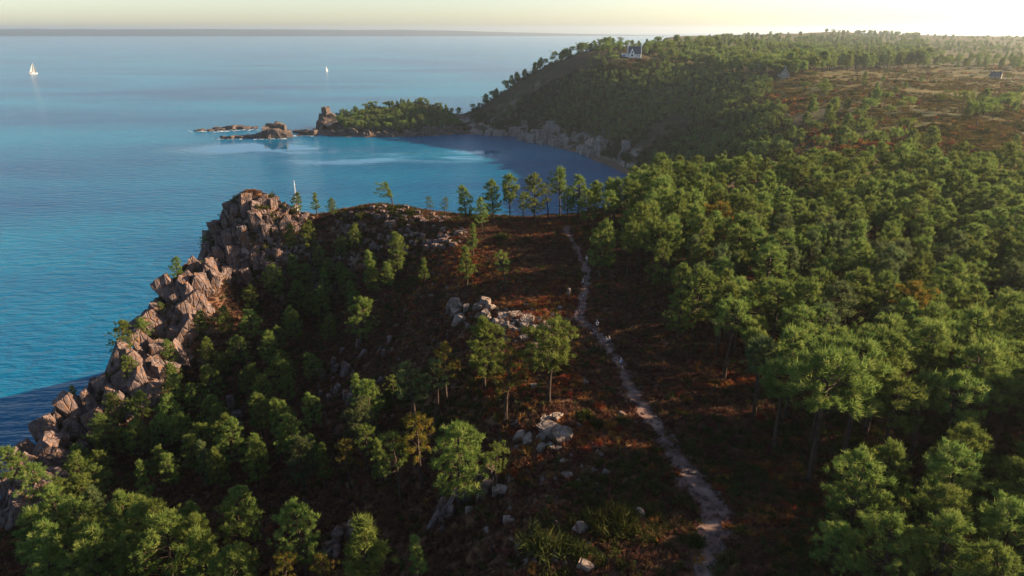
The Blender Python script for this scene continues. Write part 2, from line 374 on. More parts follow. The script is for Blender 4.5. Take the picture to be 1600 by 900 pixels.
def tuft_blades(r, c, rad, out, nb, wid, up=.8):
    """needle blades bursting from the tuft centres; c (m,3), rad (m,), out (m,3)"""
    m = len(c); d = r.normal(size=(m, nb, 3))*.75+out[:,None]*.55; d[...,2] += up
    d /= np.linalg.norm(d, axis=-1, keepdims=True)
    base = c[:,None]+r.normal(size=(m, nb, 3))*(rad*.30)[:,None,None]
    ln = rad[:,None]*r.uniform(.6, 1.45, (m, nb))
    tip = base+d*ln[...,None]
    p = np.cross(d, r.normal(size=(m, nb, 3))); p /= np.linalg.norm(p, axis=-1, keepdims=True)
    w = wid*r.uniform(.6, 1.3, (m, nb))[...,None]
    V = np.stack([base-p*w*.5, base+p*w*.5, tip], 2).reshape(-1, 3)
    Fc = np.arange(len(V)).reshape(-1, 3)
    tint = np.repeat(r.random(m), nb*3)
    return V, Fc, tint
KIND = {  # crown base, crown top, radius, limbs, lean, flatness
    'plantation': (4.6, 10.0, 2.6, 38, .3), 'bushy': (2.4, 10.0, 2.9, 46, .3), 'umbrella': (5.6, 9.6, 3.7, 26, .8),
    'tall': (5.8, 10.0, 2.5, 30, .35), 'slender': (2.6, 10.0, 1.5, 26, .25), 'windswept': (3.8, 9.6, 3.1, 26, 2.2), 'thin': (4.5, 10, 2.2, 16, .5)}
def crown_radius(kind, t):
    if kind == 'umbrella': return .55+.45*np.sin(np.pi*np.clip(.25+.6*t, 0, 1)) if t < .8 else .62
    if kind == 'slender': return (1-t)**.7*.8+.25
    if kind == 'bushy': return (math.sin(math.pi*(.18+.74*t)))**.6*(1-.45*t)+.05
    return math.sin(math.pi*min(1, .16+.72*t))**.7*(1-.15*t)
def make_pine(kind, seed, lod=0):
    r = np.random.default_rng(seed); cb, ct, Rm, nl, lean = KIND[kind]
    a0 = r.uniform(0, 6.28) if kind != 'windswept' else math.pi
    m = 9; hh = np.linspace(0, ct-.5, m); bend = np.cumsum(r.normal(0, .10, (m, 2)), 0)*(hh/ct)[:,None]
    ax = np.stack([bend[:,0]+lean*math.cos(a0)*(hh/ct)**2, bend[:,1]+lean*math.sin(a0)*(hh/ct)**2, hh], 1)
    ax[0,2] = -.8
    tr = .185*(1-hh/ct)**.8+.03; tr[0] *= 1.35
    wood = [tube(ax, tr, 6 if lod == 0 else 4)]
    axis = lambda z: np.array([np.interp(z, hh, ax[:,0]), np.interp(z, hh, ax[:,1]), z])
    C_, RD, OUT = [], [], []
    lop = r.uniform(.55, 1.25, 7)            # uneven sides
    for i in range(nl):
        t = (i+.5)/nl+r.normal(0, .03); t = min(max(t, 0), .97); z = cb+(ct-cb-.6)*t
        an = i*2.399+r.normal(0, .35); side = lop[int(an % 6.283/6.283*7) % 7]
        L_ = Rm*crown_radius(kind, t)*side*r.uniform(.72, 1.12)
        p0 = axis(z-.12*L_); dr = np.array([math.cos(an), math.sin(an), 0])
        if kind == 'windswept': dr = dr*.75+np.array([-.55, 0, 0])
        rise = r.uniform(.10, .50)*L_ if kind != 'umbrella' else r.uniform(.25, .5)*L_
        p1 = p0+dr*L_*.5+np.array([0, 0, rise*.25]); p2 = p0+dr*L_+np.array([0, 0, rise])
        if lod == 0: wood.append(tube([p0, p1, p2], [.055*L_**.5, .035, .012], 4))
        lat = np.array([-dr[1], dr[0], 0])
        for q_ in ((1.0, .92, .84, .72, .58, .42) if lod == 0 else (1.0, .6)):      # a flattish pad of tufts on the outer part of the limb
            if q_ < .8 and r.random() < .3: continue
            c = p0*(1-q_)+p2*q_+lat*r.normal(0, .32)*L_*.6+np.array([0, 0, rise*.12*math.sin(q_*3)+abs(r.normal(0, .12))])+r.normal(0, .12, 3)*(1 if lod == 0 else 2)
            C_.append(c); RD.append(r.uniform(.25, .44) if lod == 0 else r.uniform(.75, 1.1))
            o = c-axis(min(c[2]-.3, ct)); OUT.append(o/(np.linalg.norm(o)+.3))
    for k in range(5 if lod == 0 else 2):
        c = axis(ct-.5)+r.normal(0, .28, 3)*np.array([1, 1, .6]); C_.append(c); RD.append(.5 if lod == 0 else .8); OUT.append(np.array([0, 0, 1.]))
    if kind in ('plantation', 'thin', 'umbrella', 'tall') and lod == 0:     # dead snags below the crown
        for k in range(11):
            z = r.uniform(1.6, cb); an = r.uniform(0, 6.28); L_ = r.uniform(.5, 1.5); p0 = axis(z); dr = np.array([math.cos(an), math.sin(an), r.uniform(-.25, .3)])
            wood.append(tube([p0, p0+dr*L_*.6, p0+dr*L_+np.array([0,0,-.1])], [.028, .02, .008], 3))
    nb, wid = (42, .068) if lod == 0 else (24, .26)
    if kind == 'thin': nb = 26
    fv, ff, tint = tuft_blades(r, np.array(C_), np.array(RD), np.array(OUT), nb, wid)
    wv, wf = join(wood) if all(w[1].shape[1] == wood[0][1].shape[1] for w in wood) else None
    return wv, wf, fv, ff, tint
def wood_mesh(name, v, f, m):
    me = mesh_np(name, v, f, True); me.materials.append(m); return me
def leaf_mesh(name, v, f, tint, m):
    me = mesh_np(name, v, f); a = me.attributes.new("tint", 'FLOAT', 'POINT'); a.data.foreach_set("value", tint.astype(np.float32)); me.materials.append(m); return me
PROTO = {}; POOL = []; POOL_IDX = {}
for kind, cnt in (('plantation', 5), ('bushy', 5), ('umbrella', 2), ('slender', 2), ('tall', 4), ('windswept', 1), ('thin', 2)):
    for i in range(cnt):
        wv, wf, fv, ff, ti = make_pine(kind, 100*len(PROTO)+i+11)
        PROTO.setdefault(kind, []).append((wood_mesh("trunk", wv, wf, BARK), leaf_mesh("crown", fv, ff, ti, NEEDLE)))
        if kind in ('plantation', 'bushy') and i < 4 or kind == 'umbrella' and i < 1: POOL.append((kind, 0, wv, wf, fv, ff, ti))
for kind, cnt in (('plantation', 2), ('bushy', 4), ('umbrella', 3), ('slender', 1)):
    for i in range(cnt): POOL.append((kind, 1, *make_pine(kind, 900+7*len(POOL)+i, 1)))
def pool_collection(name, items):
    c = bpy.data.collections.new(name)
    for i, me in enumerate(items): c.objects.link(bpy.data.objects.new("%s_%02d" % (name, i), me))
    return c
def joined_pine(i, p):
    kind, lod, wv, wf, fv, ff, ti = p
    wt = np.concatenate([wf[:, [0, 1, 2]], wf[:, [0, 2, 3]]]); v = np.concatenate([wv, fv]); f = np.concatenate([wt, ff+len(wv)])
    me = mesh_np("pine_shape", v, f); a = me.attributes.new("tint", 'FLOAT', 'POINT'); a.data.foreach_set("value", np.concatenate([np.zeros(len(wv)), ti]).astype(np.float32))
    me.materials.append(BARK); me.materials.append(NEEDLE)
    me.polygons.foreach_set("material_index", np.concatenate([np.zeros(len(wt)), np.ones(len(ff))]).astype(np.int32))
    return me
for i, p in enumerate(POOL): POOL_IDX.setdefault((p[0], p[1]), []).append(i)
POOLC = pool_collection("pine_shape", [joined_pine(i, p) for i, p in enumerate(POOL)])

def scatter(name, coll, pts, rots, scl, idx, kind="stuff", label=None, cat=None):
    """one object whose points carry instances of the shapes in coll"""
    me = bpy.data.meshes.new(name); pts = np.asarray(pts, np.float32)
    me.vertices.add(len(pts)); me.vertices.foreach_set("co", pts.ravel())
    for nm, ty, dat in (("rot", 'FLOAT_VECTOR', rots), ("scl", 'FLOAT_VECTOR', scl), ("idx", 'INT', idx)):
        a = me.attributes.new(nm, ty, 'POINT'); a.data.foreach_set("vector" if 'VECTOR' in ty else "value", np.asarray(dat, np.int32 if ty == 'INT' else np.float32).ravel())
    o = obj(name, me); ng = bpy.data.node_groups.new(name, 'GeometryNodeTree')
    ng.interface.new_socket("Geometry", in_out='INPUT', socket_type='NodeSocketGeometry'); ng.interface.new_socket("Geometry", in_out='OUTPUT', socket_type='NodeSocketGeometry')
    N = ng.nodes; L = ng.links; gi = N.new("NodeGroupInput"); go = N.new("NodeGroupOutput")
    ip = N.new("GeometryNodeInstanceOnPoints"); ci = N.new("GeometryNodeCollectionInfo"); ci.inputs[0].default_value = coll; ci.inputs[1].default_value = True; ci.inputs[2].default_value = True
    def na(nm, ty):
        x = N.new("GeometryNodeInputNamedAttribute"); x.data_type = ty; x.inputs[0].default_value = nm; return x.outputs[0]
    mp = N.new("GeometryNodeMeshToPoints")
    L.new(gi.outputs[0], mp.inputs[0]); L.new(mp.outputs[0], ip.inputs["Points"]); L.new(ci.outputs[0], ip.inputs["Instance"]); ip.inputs["Pick Instance"].default_value = True
    L.new(na("idx", 'INT'), ip.inputs["Instance Index"])
    er = N.new("FunctionNodeEulerToRotation"); L.new(na("rot", 'FLOAT_VECTOR'), er.inputs[0]); L.new(er.outputs[0], ip.inputs["Rotation"])
    L.new(na("scl", 'FLOAT_VECTOR'), ip.inputs["Scale"]); L.new(ip.outputs[0], go.inputs[0])
    md = o.modifiers.new("scatter", 'NODES'); md.node_group = ng
    return tag(o, label, cat, kind=kind)

TREES = []   # x, y, z, h, kind, label, group, needle material, forced
def pine(x, y, z, h, kind, label, group=None, needle=None, force=False, wide=1.0):
    TREES.append(dict(x=x, y=y, z=z, h=h, kind=kind, label=label, group=group, needle=needle, force=force, wide=wide))
def pine_top(px, py, h, kind, label, needle=None, wide=1.0, group=None):
    for k in range(8):                       # a crest tree may have to be a little taller for its top to show there
        g = ground(px, py, h*.97)
        if g and (py < 200 or g[1] < 215): break
        h *= 1.12; g = None
    if g: pine(g[0], g[1], g[2], h, kind, label, group, needle, True, wide)
D, G = NEEDLE_DRY, NEEDLE_GREY
for a in (
    (612,284,6.3,'windswept','wind-bent pine leaning left on the crest of the reddish ridge',None,1.2),
    (460,302,6.5,'bushy','bushy pine beside the crag, in front of the moored yacht mast',None,.9),
    (492,302,5.5,'slender','slim young pine between two bushier pines right of the crag',None,1.2),
    (518,311,5.2,'bushy','small rounded pine at the left end of the reddish ridge crest',None,1),
    (672,308,5.5,'thin','thin grey-green pine behind the ridge, left one of a pair against the bay',G,1),
    (694,309,5.8,'thin','thin grey-green pine behind the ridge, right one of a pair against the bay',G,1),
    (727,291,10,'bushy','broad bushy pine where the ridge meets the row of shore pines',None,.8),
    (771,284,11,'bushy','dark-trunked pine, leftmost of the row standing against the bay',None,.85),
    (797,275,12.5,'plantation','pine with bare leaning trunk, second in the row against the bay',None,.8),
    (836,274,12.5,'bushy','pine with bare trunk, third in the row standing against the bay',None,.85),
    (858,288,9.5,'thin','slight thin-crowned pine behind the row standing against the bay',G,.9),
    (877,262,13.5,'plantation','tallest pine of the row standing against the bay above the trail',None,.75),
    (905,276,11.5,'bushy','rightmost pine of the row against the bay, beside the dense wood',None,.85),
    (752,312,8,'bushy','low bushy pine tucked under the left end of the shore row',None,.9),
    (818,300,8.5,'thin','thin young pine between the second and third shore pines',None,1),
    (888,296,8,'bushy','low pine filling the gap before the rightmost shore pine',None,.9),
    (920,298,10,'bushy','pine joining the shore row to the dense wood',None,.9),
    (738,352,7.5,'slender','slender pine just below the shore pine row at the top of the heath',None,1.1),
    (728,385,9.0,'slender','slim pine standing alone among orange bracken on the upper slope',None,1.3),
    (790,393,8.0,'thin','sparse pale pine alone on the brown heath below the shore pines',None,1),
    (618,365,11,'bushy','rounded bright green pine in the hollow below the reddish ridge',None,.85),
    (577,392,10,'slender','narrow upright pine in the hollow, left of the rounded bright one',None,1.2),
    (663,405,6.5,'slender','small narrow pine at the edge of the orange bracken slope',None,1.1),
    (552,352,8,'bushy','pine under the left end of the ridge crest, half in shade',None,.8),
    (480,345,10,'bushy','dense pine filling the notch right below the crag',None,.8),
    (452,352,8,'bushy','pine leaning on the lower right flank of the crag',None,.8),
    (505,420,9,'bushy','sunlit pine in the middle of the hollow below the notch',None,.8),
    (425,415,10,'bushy','large sunlit pine at the foot of the crag face',None,1),
    (462,440,9,'bushy','pine at the crag foot, right of the large sunlit one',None,.9),
    (390,445,8,'bushy','pine under the crag face, left of the large sunlit one',None,.9),
    (315,370,6,'thin','small pine peeking out behind the left side of the crag',None,1),
    (273,404,6.2,'bushy','dark lone pine on the cliff edge below the crag, sea behind',None,.95),
    (181,503,6.4,'bushy','dark lone pine further down the cliff edge, sea behind',None,.95),
    (110,605,5,'slender','short dark pine on the lowest part of the cliff edge',None,1.4),
    (252,473,4,'bushy','small shrubby pine on the cliff edge slabs',None,1),
    (310,488,6,'bushy','sunlit bushy pine in front of the tilted cliff slabs',None,1.1),
    (560,466,11,'bushy','large round pine standing alone in the dark hollow',None,.95),
    (555,588,7.5,'slender','narrow pine by the grey rock streaks in the dark hollow',None,1.3),
    (612,590,6,'thin','small sparse pine in the dark hollow right of the rock streaks',None,1),
    (755,503,11,'bushy','broad flat-topped pine left of the pale rock pavement',None,1.0),
    (860,508,11.5,'plantation','open pine with two dark trunks beside the pale rock pavement',None,1.15),
    (790,548,10.5,'thin','yellowing thin pine among the orange bracken',D,1.1),
    (695,540,10,'thin','golden-topped pine left of the yellowing thin pine',D,1),
    (645,572,11,'thin','open pine on the edge of the dark hollow',G,1.1),
    (680,565,9,'thin','grey-green pine behind the golden-topped pine',G,1),
    (715,655,12.5,'bushy','brightest green pine, broad crown over grey rock faces',None,1.0),
    (655,650,11,'thin','pine with russet-tipped crown left of the brightest green pine',D,1.1),
    (620,680,10,'thin','open pine in shade beside the russet-tipped pine',None,1.1),
    (772,690,7,'thin','small pine on the right flank of the brightest green pine',None,1),
    (436,622,9.5,'bushy','pine with rounded lit top standing out of the dark hollow',None,.9),
    (483,680,6.5,'bushy','small yellow-green pine right of the rounded lit one',None,.8),
    (392,688,9,'bushy','sunlit pine below the rounded lit one in the dark hollow',None,.9),
    (335,702,8.5,'bushy','sunlit pine in the hollow, left of its sunlit twin',None,.9),
    (540,690,8,'thin','dull brownish pine at the middle of the lower slope',D,1),
    (570,668,8,'thin','shaded pine above the dull brownish one on the lower slope',None,1),
    (360,772,10,'bushy','pine with bare upper branches showing through near the bottom left',None,.9),
    (300,785,9,'bushy','slim-topped pine beside the one with bare upper branches',None,.8),
    (190,775,11,'bushy','open-branched pine rising from the bottom left clump',None,.95),
    (245,806,11,'bushy','broad bright pine in the middle of the bottom left clump',None,1.1),
    (130,828,11,'bushy','bright pine at the left end of the bottom left clump',None,1.1),
    (312,832,10,'bushy','pine at the right end of the bottom left clump',None,1),
    (70,862,10,'bushy','pine cut by the bottom edge, far left corner',None,1),
    (565,804,11,'slender','tall shaded pine in front of a grey slab near the bottom edge',None,1.5),
    (652,838,6,'slender','small bright narrow pine near the bottom edge',None,1.1),
    (375,850,7,'bushy','small bright pine at the bottom edge left of the tall shaded one',None,.9),
    (440,868,7,'thin','yellow-tinged pine at the bottom edge',D,1.1),
    (500,872,7,'thin','russet pine at the bottom edge beside the yellow-tinged one',D,1),
    (12,700,9,'bushy','dark pine cut by the left edge of the picture, sea behind',None,1),
    (940,345,12.5,'bushy','large spreading pine standing on the right side of the trail',None,.85),
    (985,350,11,'plantation','pine just behind the large spreading pine by the trail',None,.9),
    (1040,378,11,'bushy','full dark pine at the wood edge right of the spreading pine',None,.8),
    (1092,420,12,'bushy','dark pine with pale dead branches at the wood edge',None,.8),
    (1065,455,9,'bushy','low dark pine at the wood edge above the shaded heath',None,.8),
    (1352,112,11,'bushy','dark conical pine alone in the open moor',None,.75),
    (1470,146,9.5,'umbrella','flat-topped pine on the right side of the moor',None,1),
    (1270,146,9,'umbrella','umbrella-shaped pine on the left side of the moor',None,.9),
    (1300,175,9.5,'bushy','broad dark pine by the red earth on the moor',None,1.1),
    (1330,188,9,'bushy','dark round pine low on the moor, above the wood',None,1.1),
    (968,58,11,'umbrella','tall umbrella pine beside the white house on the headland',None,1.1),
    (952,70,9,'umbrella','rounded pine left of the tall umbrella pine on the headland',None,.9)):
    pine_top(*a[:4], a[4], a[5], a[6])
# crown colour slots, forests --------------------------------------------------
def inpoly(x, y, P):
    ins = False
    for (ax, ay), (bx, by) in zip(P, P[1:]+P[:1]):
        if (ay > y) != (by > y) and x < ax+(y-ay)*(bx-ax)/(by-ay): ins = not ins
    return ins
class Spacer:
    def __init__(s, d): s.d = d; s.g = {}
    def ok(s, x, y, d=None):
        d = d or s.d; k = (int(x//s.d), int(y//s.d)); w = int(math.ceil(d/s.d))
        for i in range(k[0]-w, k[0]+w+1):
            for j in range(k[1]-w, k[1]+w+1):
                for (a, b) in s.g.get((i, j), ()):
                    if (a-x)**2+(b-y)**2 < d*d: return False
        s.g.setdefault(k, []).append((x, y)); return True
sp = Spacer(4.0)
for t in TREES: sp.ok(t['x'], t['y'], .1)
wood_edge = [at_z(px, py, 60)[:2] for px, py in ((1600,745),(1400,750),(1240,755),(1185,715),(1150,660),(1130,590),(1100,540),(1060,500),(1010,450),(985,415),(965,385),(935,360),(915,347))]
wood = wood_edge+[(30,178),(38,196),(58,205),(95,204),(130,212),(170,204),(230,212),(300,225),(300,190),(260,150),(150,75),(95,62)]
rr = np.random.default_rng(21)
def edge_dist(x, y):
    return min(math.hypot(x-a-max(0,min(1,((x-a)*(c-a)+(y-b)*(d-b))/((c-a)**2+(d-b)**2)))*(c-a), y-b-max(0,min(1,((x-a)*(c-a)+(y-b)*(d-b))/((c-a)**2+(d-b)**2)))*(d-b)) for (a, b), (c, d) in zip(wood_edge, wood_edge[1:]))
cand = rr.uniform((15, 55), (360, 335), (26000, 2)); pick = []
for x, y in cand:
    if x > .95*y+25 or not inpoly(x, y, wood): continue
    if not sp.ok(x, y, rr.choice((3.0, 3.6, 4.4))+.004*y): continue
    pick.append((x, y))
pick = np.array(pick); pz = Hf(pick[:,0], pick[:,1])
for (x, y), z in zip(pick, pz):
    e = edge_dist(x, y); g = fbm(np.array([x]), np.array([y]), 30, 2)[0]
    h = 10.4+1.8*g+rr.normal(0, 1.35)
    if e < 4.5: lab, grp = "pine with bare trunk on the edge of the dense wood facing the heath", "pines along the wood edge"
    elif y < 110: lab, grp = "pine in the nearer rows of the dense wood, right of the shaded heath", "pines in the nearer rows of the wood"
    elif y < 165: lab, grp = "pine in the middle of the dense wood right of the trail", "pines in the middle of the wood"
    else: lab, grp = "pine in the far part of the dense wood below the moor", "pines in the far part of the wood"
    tall = y < 92 and e < 16
    pine(x, y, z, h*(1.15 if tall else 1), 'tall' if tall else 'plantation' if rr.random() < .8 else 'bushy', lab, grp, G if rr.random() < .12 else (D if rr.random() < .025 else None), False, rr.uniform(.82, 1.12))
# clump in the bottom right corner
for x, y, h in ((31.5,51.5,10.3),(36.5,48,9.6),(41,52.5,10.6),(35,44,9.5),(46.5,51.5,11),(42,46.5,9.8),(51,56,11),(49,48,10.5),(31,45,8.8),(55,52,11.3),(28.5,47.5,6.5),(38,41.5,9),(44.5,57,10.2),(36.5,56,9),(45.5,42.5,9.6),(52,45,10.4),(57.5,58,10.8),(60,50,11),(50.5,52,10)):
    pine(x, y, hz(x, y), h, 'bushy', "bright green pine in the clump filling the bottom right corner", "pines of the bottom right clump", None, True, 1.12)
# dark hollow and the slope below the trail
def fill_px(poly, count, hr, kinds, lab, grp, dmin, maxd=2500, wide=(.85, 1.15), needle=None, clump=0):
    xs_ = [p[0] for p in poly]; ys_ = [p[1] for p in poly]; k = 0; tries = 0
    while k < count and tries < count*12:
        tries += 1; px, py = rr.uniform(min(xs_), max(xs_)), rr.uniform(min(ys_), max(ys_))
        if not inpoly(px, py, poly): continue
        h = rr.uniform(*hr); g = ground(px, py, 0)
        if not g or g[2] < 2.5: continue
        if clump and fbm(np.array([g[0]]), np.array([g[1]]), clump, 2)[0] < rr.uniform(-.45, .35): continue
        if not sp.ok(g[0], g[1], dmin): continue
        pine(g[0], g[1], g[2], h, kinds[rr.integers(len(kinds))], lab, grp, needle(rr) if needle else None, False, rr.uniform(*wide)); k += 1
nd = lambda r_: (G if r_.random() < .15 else None)
fill_px([(230,520),(300,520),(400,470),(500,460),(545,520),(500,600),(430,660),(560,640),(640,700),(600,760),(420,800),(300,800),(150,860),(60,800),(130,720),(190,640)], 62, (6.5,9.5), ('bushy','bushy','slender'),
        "dark shaded pine on the floor of the hollow between crag and trail", "shaded pines in the hollow", 3.6, needle=nd)
fill_px([(40,840),(250,840),(450,880),(560,960),(60,960)], 14, (8,10.5), ('bushy',), "sunlit pine crowded into the bottom left clump", "pines crowded into the bottom left clump", 3.8)
fill_px([(400,430),(470,400),(560,410),(640,430),(600,470),(500,520),(430,500)], 12, (5,8), ('bushy','slender'), "pine in the upper hollow under the reddish ridge", "pines in the upper hollow", 3.4)
# across the bay; the house plot stays clear
g = ground(990, 89); HOUSE = at_y(991, 88, g[1] if g and 650 < g[1] < 900 else 760); HOUSE = (HOUSE[0], HOUSE[1], hz(HOUSE[0], HOUSE[1])+.3)
for i_ in range(-4, 5):
    for j_ in range(-11, 3): sp.ok(HOUSE[0]+i_*4, HOUSE[1]+j_*4, .1)
fill_px([(905,112),(950,86),(975,74),(1012,70),(1075,66),(1120,90),(1060,104),(1000,100)], 110, (6,10), ('bushy','umbrella'), "pine in the grove around the white house", "pines in the grove around the white house", 5)
for i_ in range(26):
    x, y = HOUSE[0]+rr.uniform(-38, 46), HOUSE[1]+rr.uniform(12, 45)
    if hz(x, y) > 30: pine(x, y, hz(x, y), rr.uniform(7, 10.5), ('bushy','umbrella')[rr.integers(2)], "pine in the grove around the white house", "pines in the grove around the white house", None, False, 1.0)
fill_px([(1215,140),(1300,150),(1420,175),(1600,165),(1600,242),(1420,242),(1260,248),(1220,235),(1200,190)], 48, (6.5,10.5), ('umbrella','bushy','bushy','umbrella'),
        "scattered pine on the open moor above the dense wood", "scattered pines on the moor", 6, clump=35)
fill_px([(1190,120),(1600,115),(1600,165),(1200,150)], 12, (4,7), ('bushy','umbrella'), "small pine dotted over the golden moor", "small pines dotted over the golden moor", 12)
fill_px([(752,190),(800,168),(850,144),(905,118),(1000,98),(1130,118),(1200,130),(1225,190),(1180,215),(1240,245),(1060,262),(1000,255),(985,235),(900,205),(820,190)], 1100, (4,7.5), ('bushy','umbrella','bushy'),
        "pine on the shaded headland slope", "pines on the shaded headland slope", 3.8, needle=nd, clump=60)
fill_px([(1010,80),(1100,66),(1300,53),(1440,57),(1450,105),(1300,112),(1230,125),(1120,115),(1040,98)], 950, (9,16), ('bushy','umbrella','plantation'),
        "pine in the woods behind the moor", "pines in the woods behind the moor", 5.5, clump=140)
fill_px([(1235,98),(1450,96),(1450,108),(1300,112),(1235,118)], 120, (13,18), ('plantation','bushy'), "tall tree in the dense belt behind the moor", "trees in the dense belt behind the moor", 5)
fill_px([(1440,57),(1600,60),(1600,110),(1450,108)], 300, (5,11), ('bushy','umbrella'), "tree on the far hazy moor", "trees on the far hazy moor", 9, clump=120)
fill_px([(525,192),(560,186),(600,181),(650,175),(705,186),(720,200),(640,208),(540,206)], 190, (7,11), ('umbrella','bushy'), "pine on the wooded islet ridge", "pines on the wooded islet ridge", 3.6)
# crest silhouettes: find the skyline of the headland and the islet, plant along it
def skyline(px, p0=55, p1=205):
    for py in np.arange(p0, p1, 1.5):
        g = ground(px, py, 0, 500)
        if g and g[2] > 5: return g
for px in list(np.arange(738, 962, 5.5))+list(np.arange(536, 712, 6.5)):
    g = skyline(px+rr.uniform(-2, 2))
    if not g or rr.random() < .15: continue
    isl_ = px < 720; k_ = 0 if isl_ and rr.random() < .5 else 1
    for q_ in range(1 if px < 860 and not isl_ else 2):
        x, y = g[0]+rr.normal(0, 3), g[1]+rr.normal(0, 4); h = rr.uniform(5, 8.5) if isl_ else rr.uniform(8, 12.5)
        pine(x, y, hz(x, y), h, ('bushy','bushy','umbrella')[rr.integers(3)], "pine on the islet skyline" if isl_ else "pine on the headland crest standing out against the sea", "pines on the islet skyline" if isl_ else "pines along the headland crest", None, False, rr.uniform(.9, 1.2))

def link_needle(o, m):
    if m: o.material_slots[0].link = 'OBJECT'; o.material_slots[0].material = m
def ordinal(k): return ("leftmost", "second from the left", "third from the left", "fourth from the left", "fifth from the left", "sixth from the left", "seventh from the left", "eighth from the left", "ninth from the left", "tenth from the left", "eleventh from the left", "twelfth from the left", "thirteenth from the left", "fourteenth from the left", "fifteenth from the left", "sixteenth from the left", "seventeenth from the left", "eighteenth from the left", "nineteenth from the left", "twentieth from the left", "third from the right", "second from the right", "rightmost")[k]
LOOK = {NEEDLE_DRY.name: "yellowing", NEEDLE_GREY.name: "grey-green"}
inst = []; indiv = []
for t in TREES:
    px, py, dep = project(t['x'], t['y'], t['z']+t['h']*.75); t['size'] = t['h']/dep; t['in'] = -25 < px < 1625 and -10 < py < 960
order = sorted((t for t in TREES if t['in'] and not t['force']), key=lambda t: -t['size'])
forced = [t for t in TREES if t['force']]
NIND = 300
indiv = forced+order[:NIND-len(forced)]; chosen = set(id(t) for t in indiv)
inst = [t for t in TREES if id(t) not in chosen]
for t in indiv:
    t['px'] = project(t['x'], t['y'], t['z']+t['h']*.8)[0]; nm = t['needle'].name if t['needle'] else ""
    if t['group'] and nm in LOOK: t['label'] = LOOK[nm]+" "+t['label']
for gname, stem_ in (("pines along the wood edge", "pine on the dense wood's edge facing the heath, %s of that row"), ("pines of the bottom right clump", "bright green pine in the bottom right clump, %s of the clump"),
                     ("pines crowded into the bottom left clump", "pine crowded into the bottom left clump, %s of those there"), ("pines in the upper hollow", "pine in the upper hollow under the reddish ridge, %s")):
    gs = sorted((t for t in indiv if t['group'] == gname), key=lambda t: t['px'])
    for k, t in enumerate(gs): t['label'] = stem_ % ordinal(k if len(gs)-k > 3 or len(gs) < 6 else 22-(len(gs)-1-k))
for gname, place in (("pines in the nearer rows of the wood", "near rows of the dense wood"), ("pines in the middle of the wood", "middle of the dense wood"), ("shaded pines in the hollow", "dark hollow below the crag")):
    gs = [t for t in indiv if t['group'] == gname]
    if not gs: continue
    xs_ = sorted(t['px'] for t in gs); ys_ = sorted(t['y'] for t in gs); nq = 6 if len(gs) > 40 else 4
    for t in gs:                                  # where in that stand: columns from the left, front or back
        c = min(nq-1, sum(1 for v in xs_ if v < t['px'])*nq//len(gs)); f = "front" if t['y'] < ys_[len(ys_)//2] else "rear"
        cn = (("left end", "left half", "right half", "right end") if nq == 4 else ("left end", "left third", "left of centre", "right of centre", "right third", "right end"))[c]
        lk = LOOK.get(t['needle'].name, "green") if t['needle'] else ("full-crowned green" if t['kind'] == 'bushy' else "tall bare-trunked" if t['kind'] == 'tall' else "narrow" if t['kind'] == 'slender' else "dome-crowned green")
        t['label'] = "%s pine in the %s, %s, %s half" % (lk, place, cn, f); t['group'] = "pines in the "+place+", "+cn
for t in indiv:
    pr = PROTO[t['kind']]; k = rr.integers(len(pr)); e = bpy.data.objects.new("pine_tree", None); COL.objects.link(e)
    s = t['h']/10; e.location = (t['x'], t['y'], t['z']); a = rr.uniform(0, 6.28) if t['kind'] != 'windswept' else 0.25
    e.rotation_euler = (rr.normal(0, .03), rr.normal(0, .03), a); w = s*t['wide']; e.scale = (w, w, s); e.empty_display_size = .5
    tag(e, t['label'], "pine", t['group'])
    obj("trunk", pr[k][0], e); c = obj("crown", pr[k][1], e); link_needle(c, t['needle'])
P_, R_, S_, I_ = [], [], [], []
for t in inst:
    kd = t['kind'] if t['kind'] in ('plantation','bushy','umbrella') else 'bushy'
    ix = POOL_IDX[(kd, 0 if t['y'] < 260 and kd != 'umbrella' else 1)]
    s = t['h']/10; w = s*t['wide']
    P_.append((t['x'], t['y'], t['z'])); R_.append((0, 0, rr.uniform(0, 6.28))); S_.append((w, w, s)); I_.append(ix[rr.integers(len(ix))])
scatter("pine_wood", POOLC, P_, R_, S_, I_, label="pines of the dense wood and the far headland merging into one mass", cat="wood")
